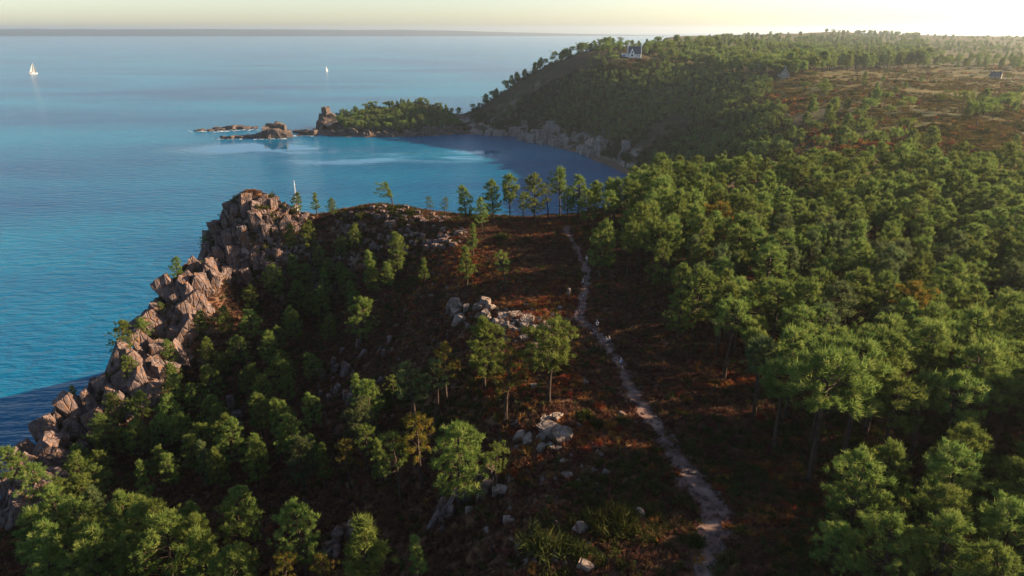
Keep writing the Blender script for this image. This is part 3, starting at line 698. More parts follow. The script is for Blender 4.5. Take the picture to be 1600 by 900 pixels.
# ------------------------------------------------------------------ rock
def rock_material(name, dark, mid, light, red=None):
    m = bpy.data.materials.new(name); m.use_nodes = True; N = m.node_tree.nodes; L = m.node_tree.links; b = N["Principled BSDF"]
    b.inputs["Roughness"].default_value = .92; b.inputs["Specular IOR Level"].default_value = .15
    g = N.new("ShaderNodeNewGeometry")
    def nz(sc, det, ro, stretch=(1, 1, 1)):
        mp = N.new("ShaderNodeMapping"); mp.inputs["Scale"].default_value = stretch; z = N.new("ShaderNodeTexNoise")
        z.inputs["Scale"].default_value = sc; z.inputs["Detail"].default_value = det; z.inputs["Roughness"].default_value = ro
        L.new(g.outputs["Position"], mp.inputs[0]); L.new(mp.outputs[0], z.inputs["Vector"]); return z.outputs["Fac"]
    rp = N.new("ShaderNodeValToRGB"); e = rp.color_ramp.elements; e.new(.5)
    for i, (p, c) in enumerate(((.33, dark), (.5, mid), (.68, light))): e[i].position = p; e[i].color = (*c, 1)
    L.new(nz(.7, 8, .7), rp.inputs[0])
    mx = N.new("ShaderNodeMix"); mx.data_type = 'RGBA'; mx.inputs[7].default_value = (*(red or (.16, .085, .05)), 1)
    r2 = N.new("ShaderNodeValToRGB"); r2.color_ramp.elements[0].position = .52; r2.color_ramp.elements[1].position = .62
    L.new(nz(.9, 6, .65), r2.inputs[0]); L.new(r2.outputs[0], mx.inputs[0]); L.new(rp.outputs[0], mx.inputs[6]); L.new(mx.outputs[2], b.inputs["Base Color"])
    bp = N.new("ShaderNodeBump"); bp.inputs["Distance"].default_value = .35; bp.inputs["Strength"].default_value = .9
    vo = N.new("ShaderNodeTexVoronoi"); vo.feature = 'DISTANCE_TO_EDGE'; vo.inputs["Scale"].default_value = .8; mv_ = N.new("ShaderNodeMapping"); mv_.inputs["Scale"].default_value = (1.1, 1.1, .4); mv_.inputs["Rotation"].default_value = (.15, -.3, .4)
    L.new(g.outputs["Position"], mv_.inputs[0]); L.new(mv_.outputs[0], vo.inputs["Vector"]); cl_ = N.new("ShaderNodeMapRange"); cl_.inputs[2].default_value = .12; L.new(vo.outputs["Distance"], cl_.inputs[0])
    sm_ = N.new("ShaderNodeMath"); sm_.operation = 'MULTIPLY_ADD'; sm_.inputs[1].default_value = .7; L.new(cl_.outputs[0], sm_.inputs[0]); L.new(nz(1.1, 8, .7, (1, 1, .45)), sm_.inputs[2])
    L.new(sm_.outputs[0], bp.inputs["Height"]); L.new(bp.outputs[0], b.inputs["Normal"]); return m
ROCK = rock_material("granite", (.052,.038,.038), (.125,.092,.089), (.22,.165,.156))
PALE = rock_material("pale_quartzite", (.095,.074,.066), (.19,.15,.132), (.29,.235,.205), (.13,.08,.06))
SEAROCK = rock_material("sea_rock", (.035,.028,.027), (.10,.078,.070), (.18,.14,.125), (.06,.04,.03))
def rock_mesh(name, seed, m, npt=26, sub=0, deep=(.58, .88)):
    """block of stone: a box with corners and edges split off along random planes"""
    r = np.random.default_rng(seed); bm = bmesh.new(); bmesh.ops.create_cube(bm, size=1)
    for k in range(max(5, npt//3)):
        n_ = Vector(r.normal(size=3)); n_.normalize(); ext = .5*(abs(n_.x)+abs(n_.y)+abs(n_.z))
        co = n_*ext*r.uniform(*deep)
        cut = bmesh.ops.bisect_plane(bm, geom=bm.verts[:]+bm.edges[:]+bm.faces[:], plane_co=co, plane_no=n_, clear_outer=True)
        ed = [g_ for g_ in cut['geom_cut'] if isinstance(g_, bmesh.types.BMEdge)]
        if len(ed) > 2: bmesh.ops.contextual_create(bm, geom=ed)
    bmesh.ops.triangulate(bm, faces=bm.faces)
    if sub:
        bmesh.ops.subdivide_edges(bm, edges=bm.edges, cuts=sub, use_grid_fill=True)
        for v in bm.verts:
            c = v.co; n_ = math.sin(c.x*9+seed)*math.sin(c.y*8+2*seed)*math.cos(c.z*5-seed)
            v.co = c*(1+.05*n_+r.uniform(-.03, .03))
    me = bpy.data.meshes.new(name); bm.to_mesh(me); bm.free(); me.materials.append(m); return me
BLK = {m.name: [rock_mesh("boulder", 40+i, m, 24) for i in range(10)] for m in (ROCK, PALE, SEAROCK)}
BIG = {m.name: [rock_mesh("crag_block", 80+i, m, 22, 2) for i in range(6)] for m in (ROCK, PALE, SEAROCK)}
rk = np.random.default_rng(5)
def thing(name, label, cat, loc, group=None):
    e = bpy.data.objects.new(name, None); COL.objects.link(e); e.location = loc; e.empty_display_size = 1; return tag(e, label, cat, group)
def put_rock(par, px, py, size, mt, tilt=(0, 0), name="boulder", big=False, sink=.25, asp=(1, .75, 1.25), P=None):
    g = P or ground(px, py)
    if not g or (P is None and g[1] > 230): return None
    lib = (BIG if big else BLK)[mt.name]; s = np.array(asp)*size*rk.uniform(.8, 1.2, 3)
    loc = Vector((g[0], g[1], g[2]+s[2]*(.5-sink)))
    o = obj(name, lib[rk.integers(len(lib))], par, loc-(par.location if par else Vector()), (tilt[0]+rk.normal(0, .16), tilt[1]+rk.normal(0, .16), rk.uniform(0, 6.28) if tilt == (0, 0) else rk.normal(0, .5)), tuple(s))
    return o
def px_points(poly, count, dmin, zmin=0):
    xs_ = [p[0] for p in poly]; ys_ = [p[1] for p in poly]; out = []; tr_ = 0; s_ = Spacer(max(dmin, .3))
    while len(out) < count and tr_ < count*30:
        tr_ += 1; px, py = rk.uniform(min(xs_), max(xs_)), rk.uniform(min(ys_), max(ys_))
        if not inpoly(px, py, poly): continue
        g = ground(px, py)
        if g and g[1] < 240 and s_.ok(g[0], g[1], dmin): out.append((px, py, g))
    return out
# crag: big jointed blocks that share one grain, smaller ones wedged between
CRAG_POLY = [(330,356),(345,332),(370,319),(400,313),(450,317),(474,336),(468,356),(440,368),(432,425),(392,442),(350,440),(322,408)]
def bedrock(e, poly, n_big, n_small, tilt, big_s, small_s, d_big=2.6, d_small=1.3):
    for cnt, dm, (s0, s1), lib, zr in ((n_big, d_big, big_s, BIG[ROCK.name], 1.9), (n_small, d_small, small_s, BIG[ROCK.name]+BLK[ROCK.name], 1.5)):
        for px, py, g in px_points(poly, cnt, dm):
            if g[2] < 15: continue
            sz = rk.uniform(s0, s1); s3 = np.array([.85, .8, zr])*sz*rk.uniform(.8, 1.2, 3)
            obj("boulder", lib[rk.integers(len(lib))], e, Vector((g[0], g[1], g[2]+s3[2]*(rk.uniform(-.02, .14) if py > 345 else rk.uniform(-.3, -.05))))-e.location, (tilt[0]+rk.normal(0, .07), tilt[1]+rk.normal(0, .09), .45+rk.normal(0, .16)+(math.pi if rk.random() < .5 else 0)), tuple(s3))
e = thing("rocky_crag", "sunlit pinkish rocky crag crowning the left end of the ridge above the sea", "crag", ground(400, 400))
bedrock(e, CRAG_POLY, 80, 150, (.10, -.16), (1.9, 3.3), (.8, 1.7), 1.9, 1.0)
e = thing("rock_spur", "spur of tilted grey rock slabs running down the cliff edge into the sea", "rock spur", ground(200, 600))
bedrock(e, [(0,775),(30,735),(70,690),(120,622),(200,545),(258,468),(318,400),(345,425),(318,480),(285,560),(262,600),(215,650),(150,690),(110,745),(60,800),(0,840)], 100, 160, (.15, .42), (2.4, 4.6), (1.0, 2.2), 2.4, 1.3)
# outcrops in the slope below the trail
def outcrop(label, poly, cnt, dmin, sizes, mt, tilt=(.1,.25), asp=(.7,.7,1.3), sink=.4):
    pts = px_points(poly, cnt, dmin)
    if not pts: return
    e = thing("rock_outcrop", label, "rocks", pts[0][2])
    for px, py, g in pts: put_rock(e, px, py, rk.uniform(*sizes), mt, tilt, P=g, sink=sink, asp=asp)
outcrop("row of pale upright rock faces breaking out of the dark slope", [(695,478),(720,472),(762,480),(770,500),(730,515),(700,520)], 18, .8, (1, 2.4), PALE)
outcrop("flat pale rock pavement left of the trail bend", [(775,498),(800,492),(850,500),(870,512),(840,522),(790,518)], 26, .7, (.8, 2.0), PALE, (0, 0), (1.3, 1.1, .45), .3)
outcrop("grey rock streaks standing in the dark hollow", [(490,590),(530,545),(600,530),(640,548),(600,600),(540,640),(500,640)], 26, 1.6, (.9, 2.1), ROCK, (.1,.3), (.5,.6,1.8))
outcrop("steep grey rock faces under the brightest green pine", [(672,835),(690,790),(720,760),(760,745),(790,752),(770,780),(720,800),(700,835)], 18, .9, (.9, 2.0), ROCK, (.1,.35), (.55,.6,1.7))
outcrop("grey slab behind the tall shaded pine at the bottom edge", [(505,870),(515,835),(545,815),(555,830),(530,870)], 8, .9, (1.2, 2.2), ROCK, (.1,.5), (.6,.6,1.9))
outcrop("thin grey rocks among shaded pines left of the hollow", [(345,690),(355,640),(375,620),(385,640),(370,700)], 8, 1.2, (1.4, 2.6), ROCK, (.1,.3), (.6,.6,1.8))
outcrop("dark broken rocks under the reddish ridge", [(520,350),(560,345),(620,352),(680,360),(720,352),(735,372),(700,392),(620,395),(560,380),(530,380)], 46, 1.2, (.8, 2.0), ROCK, (.1,.1), (1,.9,.9))
outcrop("reddish broken rocks along the ridge crest", [(530,338),(560,330),(600,320),(650,328),(700,342),(705,350),(650,348),(590,340),(540,348)], 52, .9, (.6, 1.6), ROCK, (0,0), (1,.9,.8))
# loose boulders on the heath: each a thing of its own
BOULD = [(862,677,2.6,"broad pale boulder in the pile left of the trail, lit from the right"),(880,686,2.4,"angular bright boulder at the right of the pile left of the trail"),
 (868,655,1.9,"pale boulder at the top of the pile left of the trail"),(852,660,1.4,"small boulder behind the pile left of the trail"),(848,682,1.5,"bluish shaded boulder at the left of the pile"),
 (812,686,1.9,"shaded grey boulder left of the boulder pile"),(825,688,1.7,"shaded grey boulder between its neighbour and the boulder pile"),(846,700,1.3,"small boulder under the boulder pile"),(862,700,1.1,"smallest boulder under the boulder pile"),
 (973,650,1.3,"flat white stone lying alone left of the trail"),(908,828,1.3,"pale boulder in the dark heath low in the picture"),(1000,803,1.1,"pale stone in the heath between dark bushes and trail"),
 (1084,740,1.1,"white stone on the right edge of the trail"),(915,888,1.4,"long pale rock at the bottom edge left of the trail"),(886,745,1.2,"pale stone halfway between pile and bottom edge"),
 (716,368,2.6,"rounded grey boulder at the right end of the reddish ridge"),(702,378,1.5,"grey boulder beside the rounded one on the ridge"),(690,385,1.4,"small pale boulder below the ridge end"),
 (735,800,1.1,"grey stone on the dark slope below the brightest pine"),(795,815,1.1,"grey stone on the dark slope nearer the trail"),(835,605,1.1,"stone beside the open two-trunked pine"),
 (912,600,1.0,"flat stone in the heath beside orange bracken"),(745,770,1.5,"upright grey stone on the slope edge, left of its neighbours"),(782,770,1.6,"upright grey stone on the slope edge, right of its neighbours"),(765,765,1.3,"upright grey stone on the slope edge, middle one"),
 (800,750,.9,"reddish stone at the top of the grey rock faces"),(885,500,1.0,"pale stone by the bend of the trail"),(822,478,1.1,"pale stone above the rock pavement"),(700,452,.9,"white stone in the orange bracken slope"),(675,462,.9,"stone low in the orange bracken slope")]
for px, py, sz, lab in [(a_, b_, c_*.82, d_) for a_, b_, c_, d_ in BOULD]:
    o = put_rock(None, px, py, sz, PALE, (0, 0), big=sz > 1.6, sink=.40, asp=(1.2, .95, .85))
    if o: tag(o, lab, "boulder", "loose boulders on the heath")
# rubble: more small stones than anyone could count
STONE = [rock_mesh("rubble_shape", 300+i, PALE if i < 3 else ROCK, 14) for i in range(6)]
SC = pool_collection("rubble_shape", STONE)
pts = []
for poly, cnt in (([(520,335),(600,318),(705,342),(740,375),(690,400),(600,400),(540,380)], 700), ([(330,352),(400,314),(470,335),(520,350),(440,440),(330,440)], 500),
                  ([(770,480),(890,480),(900,520),(860,560),(780,530)], 600), ([(800,640),(900,640),(950,720),(940,890),(780,890),(740,780)], 420), ([(600,420),(720,400),(760,470),(690,560),(600,520)], 500),
                  ([(480,540),(620,520),(700,620),(640,720),(500,660)], 160), ([(0,790),(120,625),(260,466),(330,420),(280,600),(120,760)], 250)):
    k = 0
    while k < cnt:
        px, py = rk.uniform(min(p[0] for p in poly), max(p[0] for p in poly)), rk.uniform(min(p[1] for p in poly), max(p[1] for p in poly))
        if inpoly(px, py, poly):
            k += 1; g = ground(px, py)
            if g and g[1] < 230: pts.append(g)
pts = np.array(pts); m_ = len(pts)
sz = np.exp(rk.normal(-1.3, .5, m_))
scatter("rubble", SC, pts, rk.uniform(0, 6.28, (m_, 3)), sz[:,None]*np.array([1, .9, .8]), rk.integers(0, 6, m_))

# ------------------------------------------------------------------ trail
tv, tf = [], []; CR = [-1.2, -1, -.66, -.33, 0, .33, .66, 1, 1.2]
TRM = catmull(TR, 14); nT = len(TRM)
for i, p in enumerate(TRM):
    t = TRM[min(i+1, nT-1)]-TRM[max(i-1, 0)]; t = t/np.linalg.norm(t); nrm = np.array([t[1], -t[0]])
    wd = np.interp(p[1], [40, 62, 75, 95, 130, 170], [1.0, 1.75, 1.35, 1.15, 1.25, .95])
    wl_ = wd*(1+.6*fbm(np.array([p[1]*1.0]), np.array([3.]), 3.2, 3)[0]); wr_ = wd*(1+.6*fbm(np.array([p[1]*1.0]), np.array([77.]), 3.0, 3)[0])
    for c in CR:
        q_ = p+nrm*c*(wr_ if c > 0 else wl_); zt = Hf(q_[0], q_[1])[0]+(-.3 if abs(c) > 1.1 else .05+.07*(1-abs(c)))
        tv.append((q_[0], q_[1], zt+(.03*rk.normal() if abs(c) < 1 else 0)))
for i in range(nT-1):
    for j in range(len(CR)-1): tf.append((i*9+j, i*9+j+1, (i+1)*9+j+1, (i+1)*9+j))
me = mesh_np("trail", np.array(tv), np.array(tf), True)
me.materials.append(mat("trail_gravel", [(.35,(.090,.054,.045)), (.5,(.150,.094,.080)), (.66,(.22,.150,.130))], noise=(.7, 8), bump=.10, bscale=1.6))
trail = tag(obj("trail", me), kind="structure")
PEB = [rock_mesh("stone", 400+i, ROCK, 14) for i in range(5)]
for i in range(230):
    p = TRM[int(nT*rk.random()**1.3*.72)]+rk.normal(0, 1.0, 2); s_ = rk.uniform(.15, .42)*(1.5 if rk.random() < .12 else 1)
    obj("stone", PEB[rk.integers(5)], trail, (p[0], p[1], hz(p[0], p[1])+.05), tuple(rk.uniform(0, 6.28, 3)), (s_*1.2, s_, s_*.7))

# ------------------------------------------------------------------ heath, bracken, gorse (ground cover)
def tuft_mesh(name, seed, m, rad, hgt, nb, wid, wide=1.0, lumps=7):
    r = np.random.default_rng(seed); c = np.stack([r.normal(0, rad*.45, lumps)*wide, r.normal(0, rad*.45, lumps), r.uniform(.05, .55, lumps)*hgt], 1)
    out = np.stack([c[:,0]/rad, c[:,1]/rad, np.ones(lumps)*.6], 1)
    v, f, t = tuft_blades(r, c, np.full(lumps, hgt*.62), out, nb, wid, .5); v[:,2] = np.maximum(v[:,2], -.08)
    return leaf_mesh(name, v, f, t, m)
HEATHER = foliage_material("heather", (.044,.025,.017), (.135,.070,.044), (.23,.12,.072), .25)
OLIVE = foliage_material("low_green_scrub", (.018,.026,.008), (.045,.055,.016), (.085,.085,.026), .2)
RUST = foliage_material("autumn_bracken", (.10,.040,.016), (.23,.090,.032), (.36,.17,.055), .3)
STRAW = foliage_material("dry_moor_grass", (.05,.045,.014), (.11,.085,.024), (.17,.13,.036), .25)
HC = pool_collection("heather_shape", [tuft_mesh("h", 500+i, HEATHER, .55, .42, 20, .075) for i in range(4)])
GC = pool_collection("scrub_shape", [tuft_mesh("g", 520+i, OLIVE, .6, .55, 22, .085) for i in range(3)])
BC = pool_collection("bracken_shape", [tuft_mesh("b", 540+i, RUST, .5, .5, 18, .09) for i in range(3)])
MC = pool_collection("moor_grass_shape", [tuft_mesh("m", 560+i, STRAW, .8, .5, 14, .12) for i in range(3)])
N0 = 95000; X = rk.uniform(-85, 120, N0); Yy = rk.uniform(36, 196, N0)
px_, py_, dp_ = project(X, Yy, Hf(X, Yy)); Z = Hf(X, Yy); keep = (px_ > -60) & (px_ < 1660) & (py_ < 960) & (Z > 8)
X, Yy, Z, px_, py_ = X[keep], Yy[keep], Z[keep], px_[keep], py_[keep]
td = trail_dist(X, Yy); keep = td > np.interp(Yy, [40, 62, 75, 95, 170], [.95, 1.65, 1.25, 1.1, .95])*(.85+.5*fbm(X, Yy, 3, 2)); X, Yy, Z, px_, py_, td = (a[keep] for a in (X, Yy, Z, px_, py_, td))
# where rust-coloured bracken grows: a few patches in the place
patches = [at_z(*p) for p in ((690,430,57),(720,445,58),(705,410,59),(840,488,60),(880,500,60),(870,590,60),(890,610,60),(850,470,60),(920,660,60),(895,680,60),(800,600,59),(1130,590,60),(830,700,59),(870,475,60),(950,690,60),(1210,760,60),(880,360,61))]
rad_ = [9,8,7,7,6,4,3.5,6,3,3,6,5,4,5,3,6,7]
dens = np.zeros(len(X))
for (a, b, c), rd in zip(patches, rad_): dens = np.maximum(dens, np.exp(-((X-a)**2+(Yy-b)**2)/(rd*rd)))
nb_ = fbm(X, Yy, 5, 3); rusty = rk.random(len(X)) < np.clip(dens*.75*(nb_ > -.3)+.05*(nb_ > .1), 0, 1)
green = ~rusty & (rk.random(len(X)) < np.clip(.16+.7*(fbm(X+300, Yy, 14, 3)-.08), .06, .8))
def cover(name, coll, sel, smin, smax, k, extra=None, label=None, cat=None):
    P = np.stack([X[sel], Yy[sel], Z[sel]-.03], 1); s_ = rk.uniform(smin, smax, len(P))
    if extra is not None: P = np.concatenate([P, extra[0]]); s_ = np.concatenate([s_, extra[1]])
    m__ = len(P); rot = np.stack([rk.normal(0, .08, m__), rk.normal(0, .08, m__), rk.uniform(0, 6.28, m__)], 1)
    scatter(name, coll, P, rot, np.stack([s_, s_, s_*rk.uniform(.6, 1.15, m__)], 1), rk.integers(0, k, m__), label=label, cat=cat)
# far ground cover on the moor and the headland slope
def far_cover(poly, cnt, s0, s1, ymin=225):
    out = []; sz_ = []; tries = 0
    while len(out) < cnt and tries < cnt*6:
        tries += 1; px, py = rk.uniform(min(p[0] for p in poly), max(p[0] for p in poly)), rk.uniform(min(p[1] for p in poly), max(p[1] for p in poly))
        if not inpoly(px, py, poly): continue
        g = ground(px, py)
        if g and fbm(np.array([g[0]+500]), np.array([g[1]]), 45, 2)[0] < rk.uniform(-.5, .3): continue
        if g and g[1] > ymin and g[2] > 3: out.append((g[0], g[1], g[2]-.1)); sz_.append(rk.uniform(s0, s1)*(1+g[1]/900))
    return np.array(out), np.array(sz_)
MOOR = [(1180,110),(1600,100),(1600,245),(1250,245),(1200,200)]
SLOPE = [(740,185),(800,162),(900,112),(1000,92),(1150,118),(1230,190),(1240,250),(1000,262),(940,240),(860,215),(780,205)]
ISLET = [(500,205),(530,190),(600,180),(650,174),(710,186),(740,205),(600,214)]
def both(*a): return np.concatenate([x[0] for x in a]), np.concatenate([x[1] for x in a])
cover("heather_cover", HC, ~rusty & ~green, .7, 1.35, 4, both(far_cover(SLOPE, 900, 2.2, 4.5), far_cover(MOOR, 300, 1.2, 2.2), far_cover(ISLET, 200, 2, 3.5)))
CREST = [(g[0]+rk.normal(0, 2), g[1]+rk.normal(0, 3), g[2]-.3) for g in (skyline(px) for px in np.concatenate([np.arange(734, 965, 2.6), np.arange(532, 714, 3.2)])) if g]
ledge = [(g[0], g[1], g[2]+rk.uniform(.2, 1.3)) for _, _, g in px_points(CRAG_POLY, 45, 1.2)+px_points([(0,775),(70,690),(120,622),(200,545),(258,468),(318,400),(345,425),(285,560),(215,650),(110,745),(60,800)], 90, 1.8)]
cover("green_scrub", GC, green, .7, 1.4, 3, both((np.array(ledge), rk.uniform(1.0, 2.2, len(ledge))), (np.array(CREST), rk.uniform(3.5, 6.5, len(CREST))), far_cover(SLOPE, 1600, 2.5, 5), far_cover(MOOR, 380, 1.2, 3.0), far_cover(ISLET, 120, 2, 3.5)))
cover("autumn_bracken", BC, rusty, .6, 1.3, 3, both(far_cover(MOOR, 160, 1.2, 2.2), far_cover([(1200,150),(1300,160),(1400,240),(1260,245)], 110, 1.5, 2.8)))
P, s_ = far_cover(MOOR, 3600, 1.0, 2.2); m__ = len(P)
scatter("moor_grass", MC, P, np.stack([0*s_, 0*s_, rk.uniform(0, 6.28, m__)], 1), np.stack([s_*1.4, s_*1.4, s_*.6], 1), rk.integers(0, 3, m__))
# bushes big enough to pick out
BUSHM = {'o': RUST, 'g': OLIVE}
BUSHES = [(1125,553,1.4,'o',"round orange bush at the foot of the dark wood edge"),(935,640,.9,'o',"small orange bush above the boulder pile"),(952,668,.9,'o',"yellow-orange bush right of the boulder pile"),
 (880,597,.9,'o',"orange bush right of the open two-trunked pine"),(905,600,.8,'o',"smaller orange bush next to it towards the trail"),(608,482,.9,'g',"yellow-green bush in the dark hollow"),(935,668,1.0,'g',"olive bush between boulder pile and trail"),
 (850,865,2.2,'g',"dark green bush low in the picture, left one of a pair"),(960,825,2.4,'g',"wide dark green bush below the boulder in the heath"),(905,865,1.6,'g',"yellowish bush at the bottom between two dark ones"),
 (785,375,2.0,'g',"grey-green bush below the row of shore pines"),(915,655,1.2,'g',"low green bush just above the boulder pile"),(1085,850,1.2,'g',"green bush touching the left edge of the trail near the bottom"),
 (700,330,1.4,'g',"pale bush on the far end of the ridge crest"),(640,335,1.4,'g',"grey-green bush on the reddish ridge top"),(565,340,1.5,'g',"bush on the left part of the ridge crest")]
for i, (px, py, r_, k_, lab) in enumerate(BUSHES):
    g = ground(px, py)
    if g: o = obj("bush", tuft_mesh("bush", 600+i, BUSHM[k_], r_*.75, r_*.8, 60, .11, 1.1, 16), None, g, (0, 0, rk.uniform(0, 6))); tag(o, lab, "bush", "bushes on the heath")
# ------------------------------------------------------------------ rocks standing in the sea
SEALIB = [rock_mesh("sea_rock", 820+i, SEAROCK, 40, 2, (.50, .80)) for i in range(6)]
def sea_rocks(name, label, cat, pieces, group=None):
    """pieces: (px, py at the waterline, width m, height m)"""
    x0, y0, _ = at_z(pieces[0][0], pieces[0][1], 0); e = thing(name, label, cat, (x0, y0, 0), group)
    for px, py, w, h in pieces:
        x, y, _ = at_z(px, py, 0); s_ = (w*1.35, w*rk.uniform(.95, 1.3), h*1.5)
        obj("rock", SEALIB[rk.integers(6)], e, (x-x0, y-y0, h*.2), (rk.normal(0, .08), rk.normal(0, .08), rk.uniform(0, 6.28)), s_)
sea_rocks("sea_stack", "tall brown sea stack with a low tail of rocks off the islet point", "rock", [(430,213,15,13),(434,212,12,15),(425,213.5,13,11),(419,214,12,9),(438,213,13,12),(444,213,11,8),(413,215,10,7),(449,214,8,5),(430,215,12,10),(437,215,11,9),(421,215.5,9,7),(408,215,7,5),(404,214,9,4),(395,215,9,3),(385,215,8,3),(372,215.5,9,3.4),(360,216,9,3.6),(352,216.5,6,2.6),(433,212,15,19)])
sea_rocks("reef", "long low reef awash behind the sea stack", "rock", [(312,204,8,1.8),(330,204,8,1.6),(345,203,10,2.6),(358,201.5,14,3.4),(372,200.5,14,3.2),(385,200.5,12,3.4),(397,200,9,2.4),(340,201,8,2)])
sea_rocks("low_rocks", "low dark rocks between the sea stack and the islet", "rock", [(463,206,6,2),(470,207,10,3),(480,208.5,12,4),(489,210,12,5),(476,211,5,1.4),(468,212,4,1.1)])
FO = mat("foam", [(.4,(.6,.65,.66)), (.6,(.8,.82,.82))], .9, (.8, 3)); V, Fc = [], []
for px, py, nf, sx, sy in ((335,205,26,26,5),(365,203,30,28,5),(352,217,14,14,3),(395,216,14,16,3),(455,212,14,10,4),(475,212,16,14,4),(425,217,14,22,3),(312,205,10,8,3)):
    x0, y0, _ = at_z(px, py, 0)
    for k in range(nf):
        cx, cy_ = x0+rk.normal(0, sx*.5), y0+rk.normal(0, sy*.6)-1; r0 = rk.uniform(.35, 1.5); b = len(V); m_ = 9
        for j in range(m_): an = 6.2832*j/m_; rr_ = r0*rk.uniform(.5, 1.2); V.append((cx+rr_*1.8*math.cos(an), cy_+rr_*math.sin(an), .05+.004*(k % 7)))
        Fc.append(tuple(range(b, b+m_)))
tag(obj("foam", mesh_py("foam", V, Fc, FO)), kind="stuff")
def rock_at(par, px, py, y, w, h):
    x, y, z = at_y(px, py, y); obj("rock", SEALIB[rk.integers(6)], par, Vector((x, y, z-h*.66))-par.location, (rk.normal(0, .1), rk.normal(0, .12), rk.uniform(0, 6)), (w*1.4, w*1.2, h*1.35))
e = thing("rock_pinnacle", "twin rock pinnacles at the outer tip of the wooded islet", "rock", at_y(508, 210, 785))
for a in ((508,168,785,7,26),(514,171,787,7,26),(501,177,784,5,24),(496,188,783,5,18),(520,177,788,9,22),(511,180,782,9,22),(505,188,781,9,18),(494,200,781,8,10),(527,183,789,10,16)): rock_at(e, *a)
e = thing("islet_knoll", "grey rock knoll showing between the islet trees", "rock", at_y(652, 180, 800))
for a in ((647,157,803,6,14),(653,160,803,7,12)): rock_at(e, *a)
e = thing("islet_rock_face", "dark jagged rock faces along the seaward foot of the wooded islet", "rock", at_y(600, 212, 775))
for px in np.arange(532, 712, 6.0):
    g = ground(px+rk.normal(0, 2), 207-rk.uniform(0, 6), 0, 500)
    if g and g[2] > .5: h_ = rk.uniform(4, 10); obj("rock", SEALIB[rk.integers(6)], e, Vector((g[0], g[1], g[2]+h_*.1))-e.location, (rk.normal(0, .1), rk.normal(0, .15), rk.uniform(0, 6)), (rk.uniform(5, 10), rk.uniform(4, 7), h_*1.3))
# pale cliffs at the head of the cove
CLIFFM = rock_material("pale_cliff", (.10,.085,.08), (.22,.195,.185), (.36,.33,.315), (.11,.08,.065))
CL = [rock_mesh("cliff_block", 700+i, CLIFFM, 22, 2) for i in range(5)]
e = thing("cove_cliffs", "band of pale rock faces above the beach of the cove", "cliff", at_z(870, 228, 0))
for px, py, w, h in [(938,232,7,20),(934,238,6,15),(942,238,6,14),(928,240,6,9),(918,236,8,8),(908,233,8,7),(978,238,6,12),(972,244,6,10),(985,225,4,8),(852,210,8,14),(845,215,8,10),(838,215,7,8),(862,217,8,8),(872,220,8,8),(880,222,8,7),(888,226,8,7),(896,229,7,6),(826,212,8,7),(812,205,6,12),(806,211,7,7),(790,210,8,6),(770,208,7,6),(750,207,7,5),(720,206,7,4),(690,207,7,5),(660,208,7,6),(630,209,8,7),(600,209,8,6),(570,208,8,7),(545,207,8,8),(530,206,8,9)]:
    g = ground(px, py+4)
    if not g or g[1] < 400: continue
    for k in range(4 if px < 900 else 2):
        w_, h_ = w*rk.uniform(.5, 1.2), h*rk.uniform(.7, 1.5); dx = rk.uniform(-9, 9) if px < 900 else rk.uniform(-2, 2); gx_, gy_ = g[0]+dx, g[1]+rk.uniform(-1, 3)
        obj("cliff_face", (CL if px > 745 else SEALIB)[rk.integers(5)], e, Vector((gx_, gy_, max(hz(gx_, gy_), 1)+h_*.08))-e.location, (rk.normal(0, .1), rk.normal(0, .2), rk.normal(0, .5)), (w_*1.3, w_*.7, h_))
e = thing("moor_outcrop", "pale rock slab showing between trees at the rim of the moor", "rock", at_y(1195, 215, 380))
for px, py, w, h in ((1190,207,2.5,3),(1196,200,3,3),(1203,194,3,2.5),(1211,190,3,2),(1232,182,3,2)):
    g = ground(px, py)
    if g: obj("rock", CL[rk.integers(5)], e, Vector(g)-e.location+Vector((0, 0, h*.25)), (0, .3, rk.uniform(0, 6)), (w, w*.7, h))

# ------------------------------------------------------------------ houses
WHITE = mat("white_render", [(.35,(.70,.70,.68)), (.65,(.82,.82,.80))], .85, (.4, 4))
SLATE = mat("slate", [(.35,(.045,.05,.065)), (.65,(.085,.09,.11))], .6, (1.2, 5))
STONEW = mat("stone_wall", [(.35,(.22,.20,.18)), (.65,(.36,.33,.30))], .9, (.8, 5))
GLASS = mat("window_glass", (.02,.025,.03), .12, spec=.5)
BLUE = mat("blue_shed_boards", (.12,.24,.38), .7)
def box(x0, x1, y0, y1, z0, z1): 
    v = [(x, y, z) for z in (z0, z1) for x, y in ((x0,y0),(x1,y0),(x1,y1),(x0,y1))]
    return v, [(3,2,1,0),(4,5,6,7),(0,1,5,4),(1,2,6,5),(2,3,7,6),(3,0,4,7)]
def boxes(name, bl, m, par):
    V, Fc = [], []
    for b in bl:
        v, f = box(*b); o_ = len(V); V += v; Fc += [tuple(i+o_ for i in q_) for q_ in f]
    return obj(name, mesh_py(name, V, Fc, m), par)
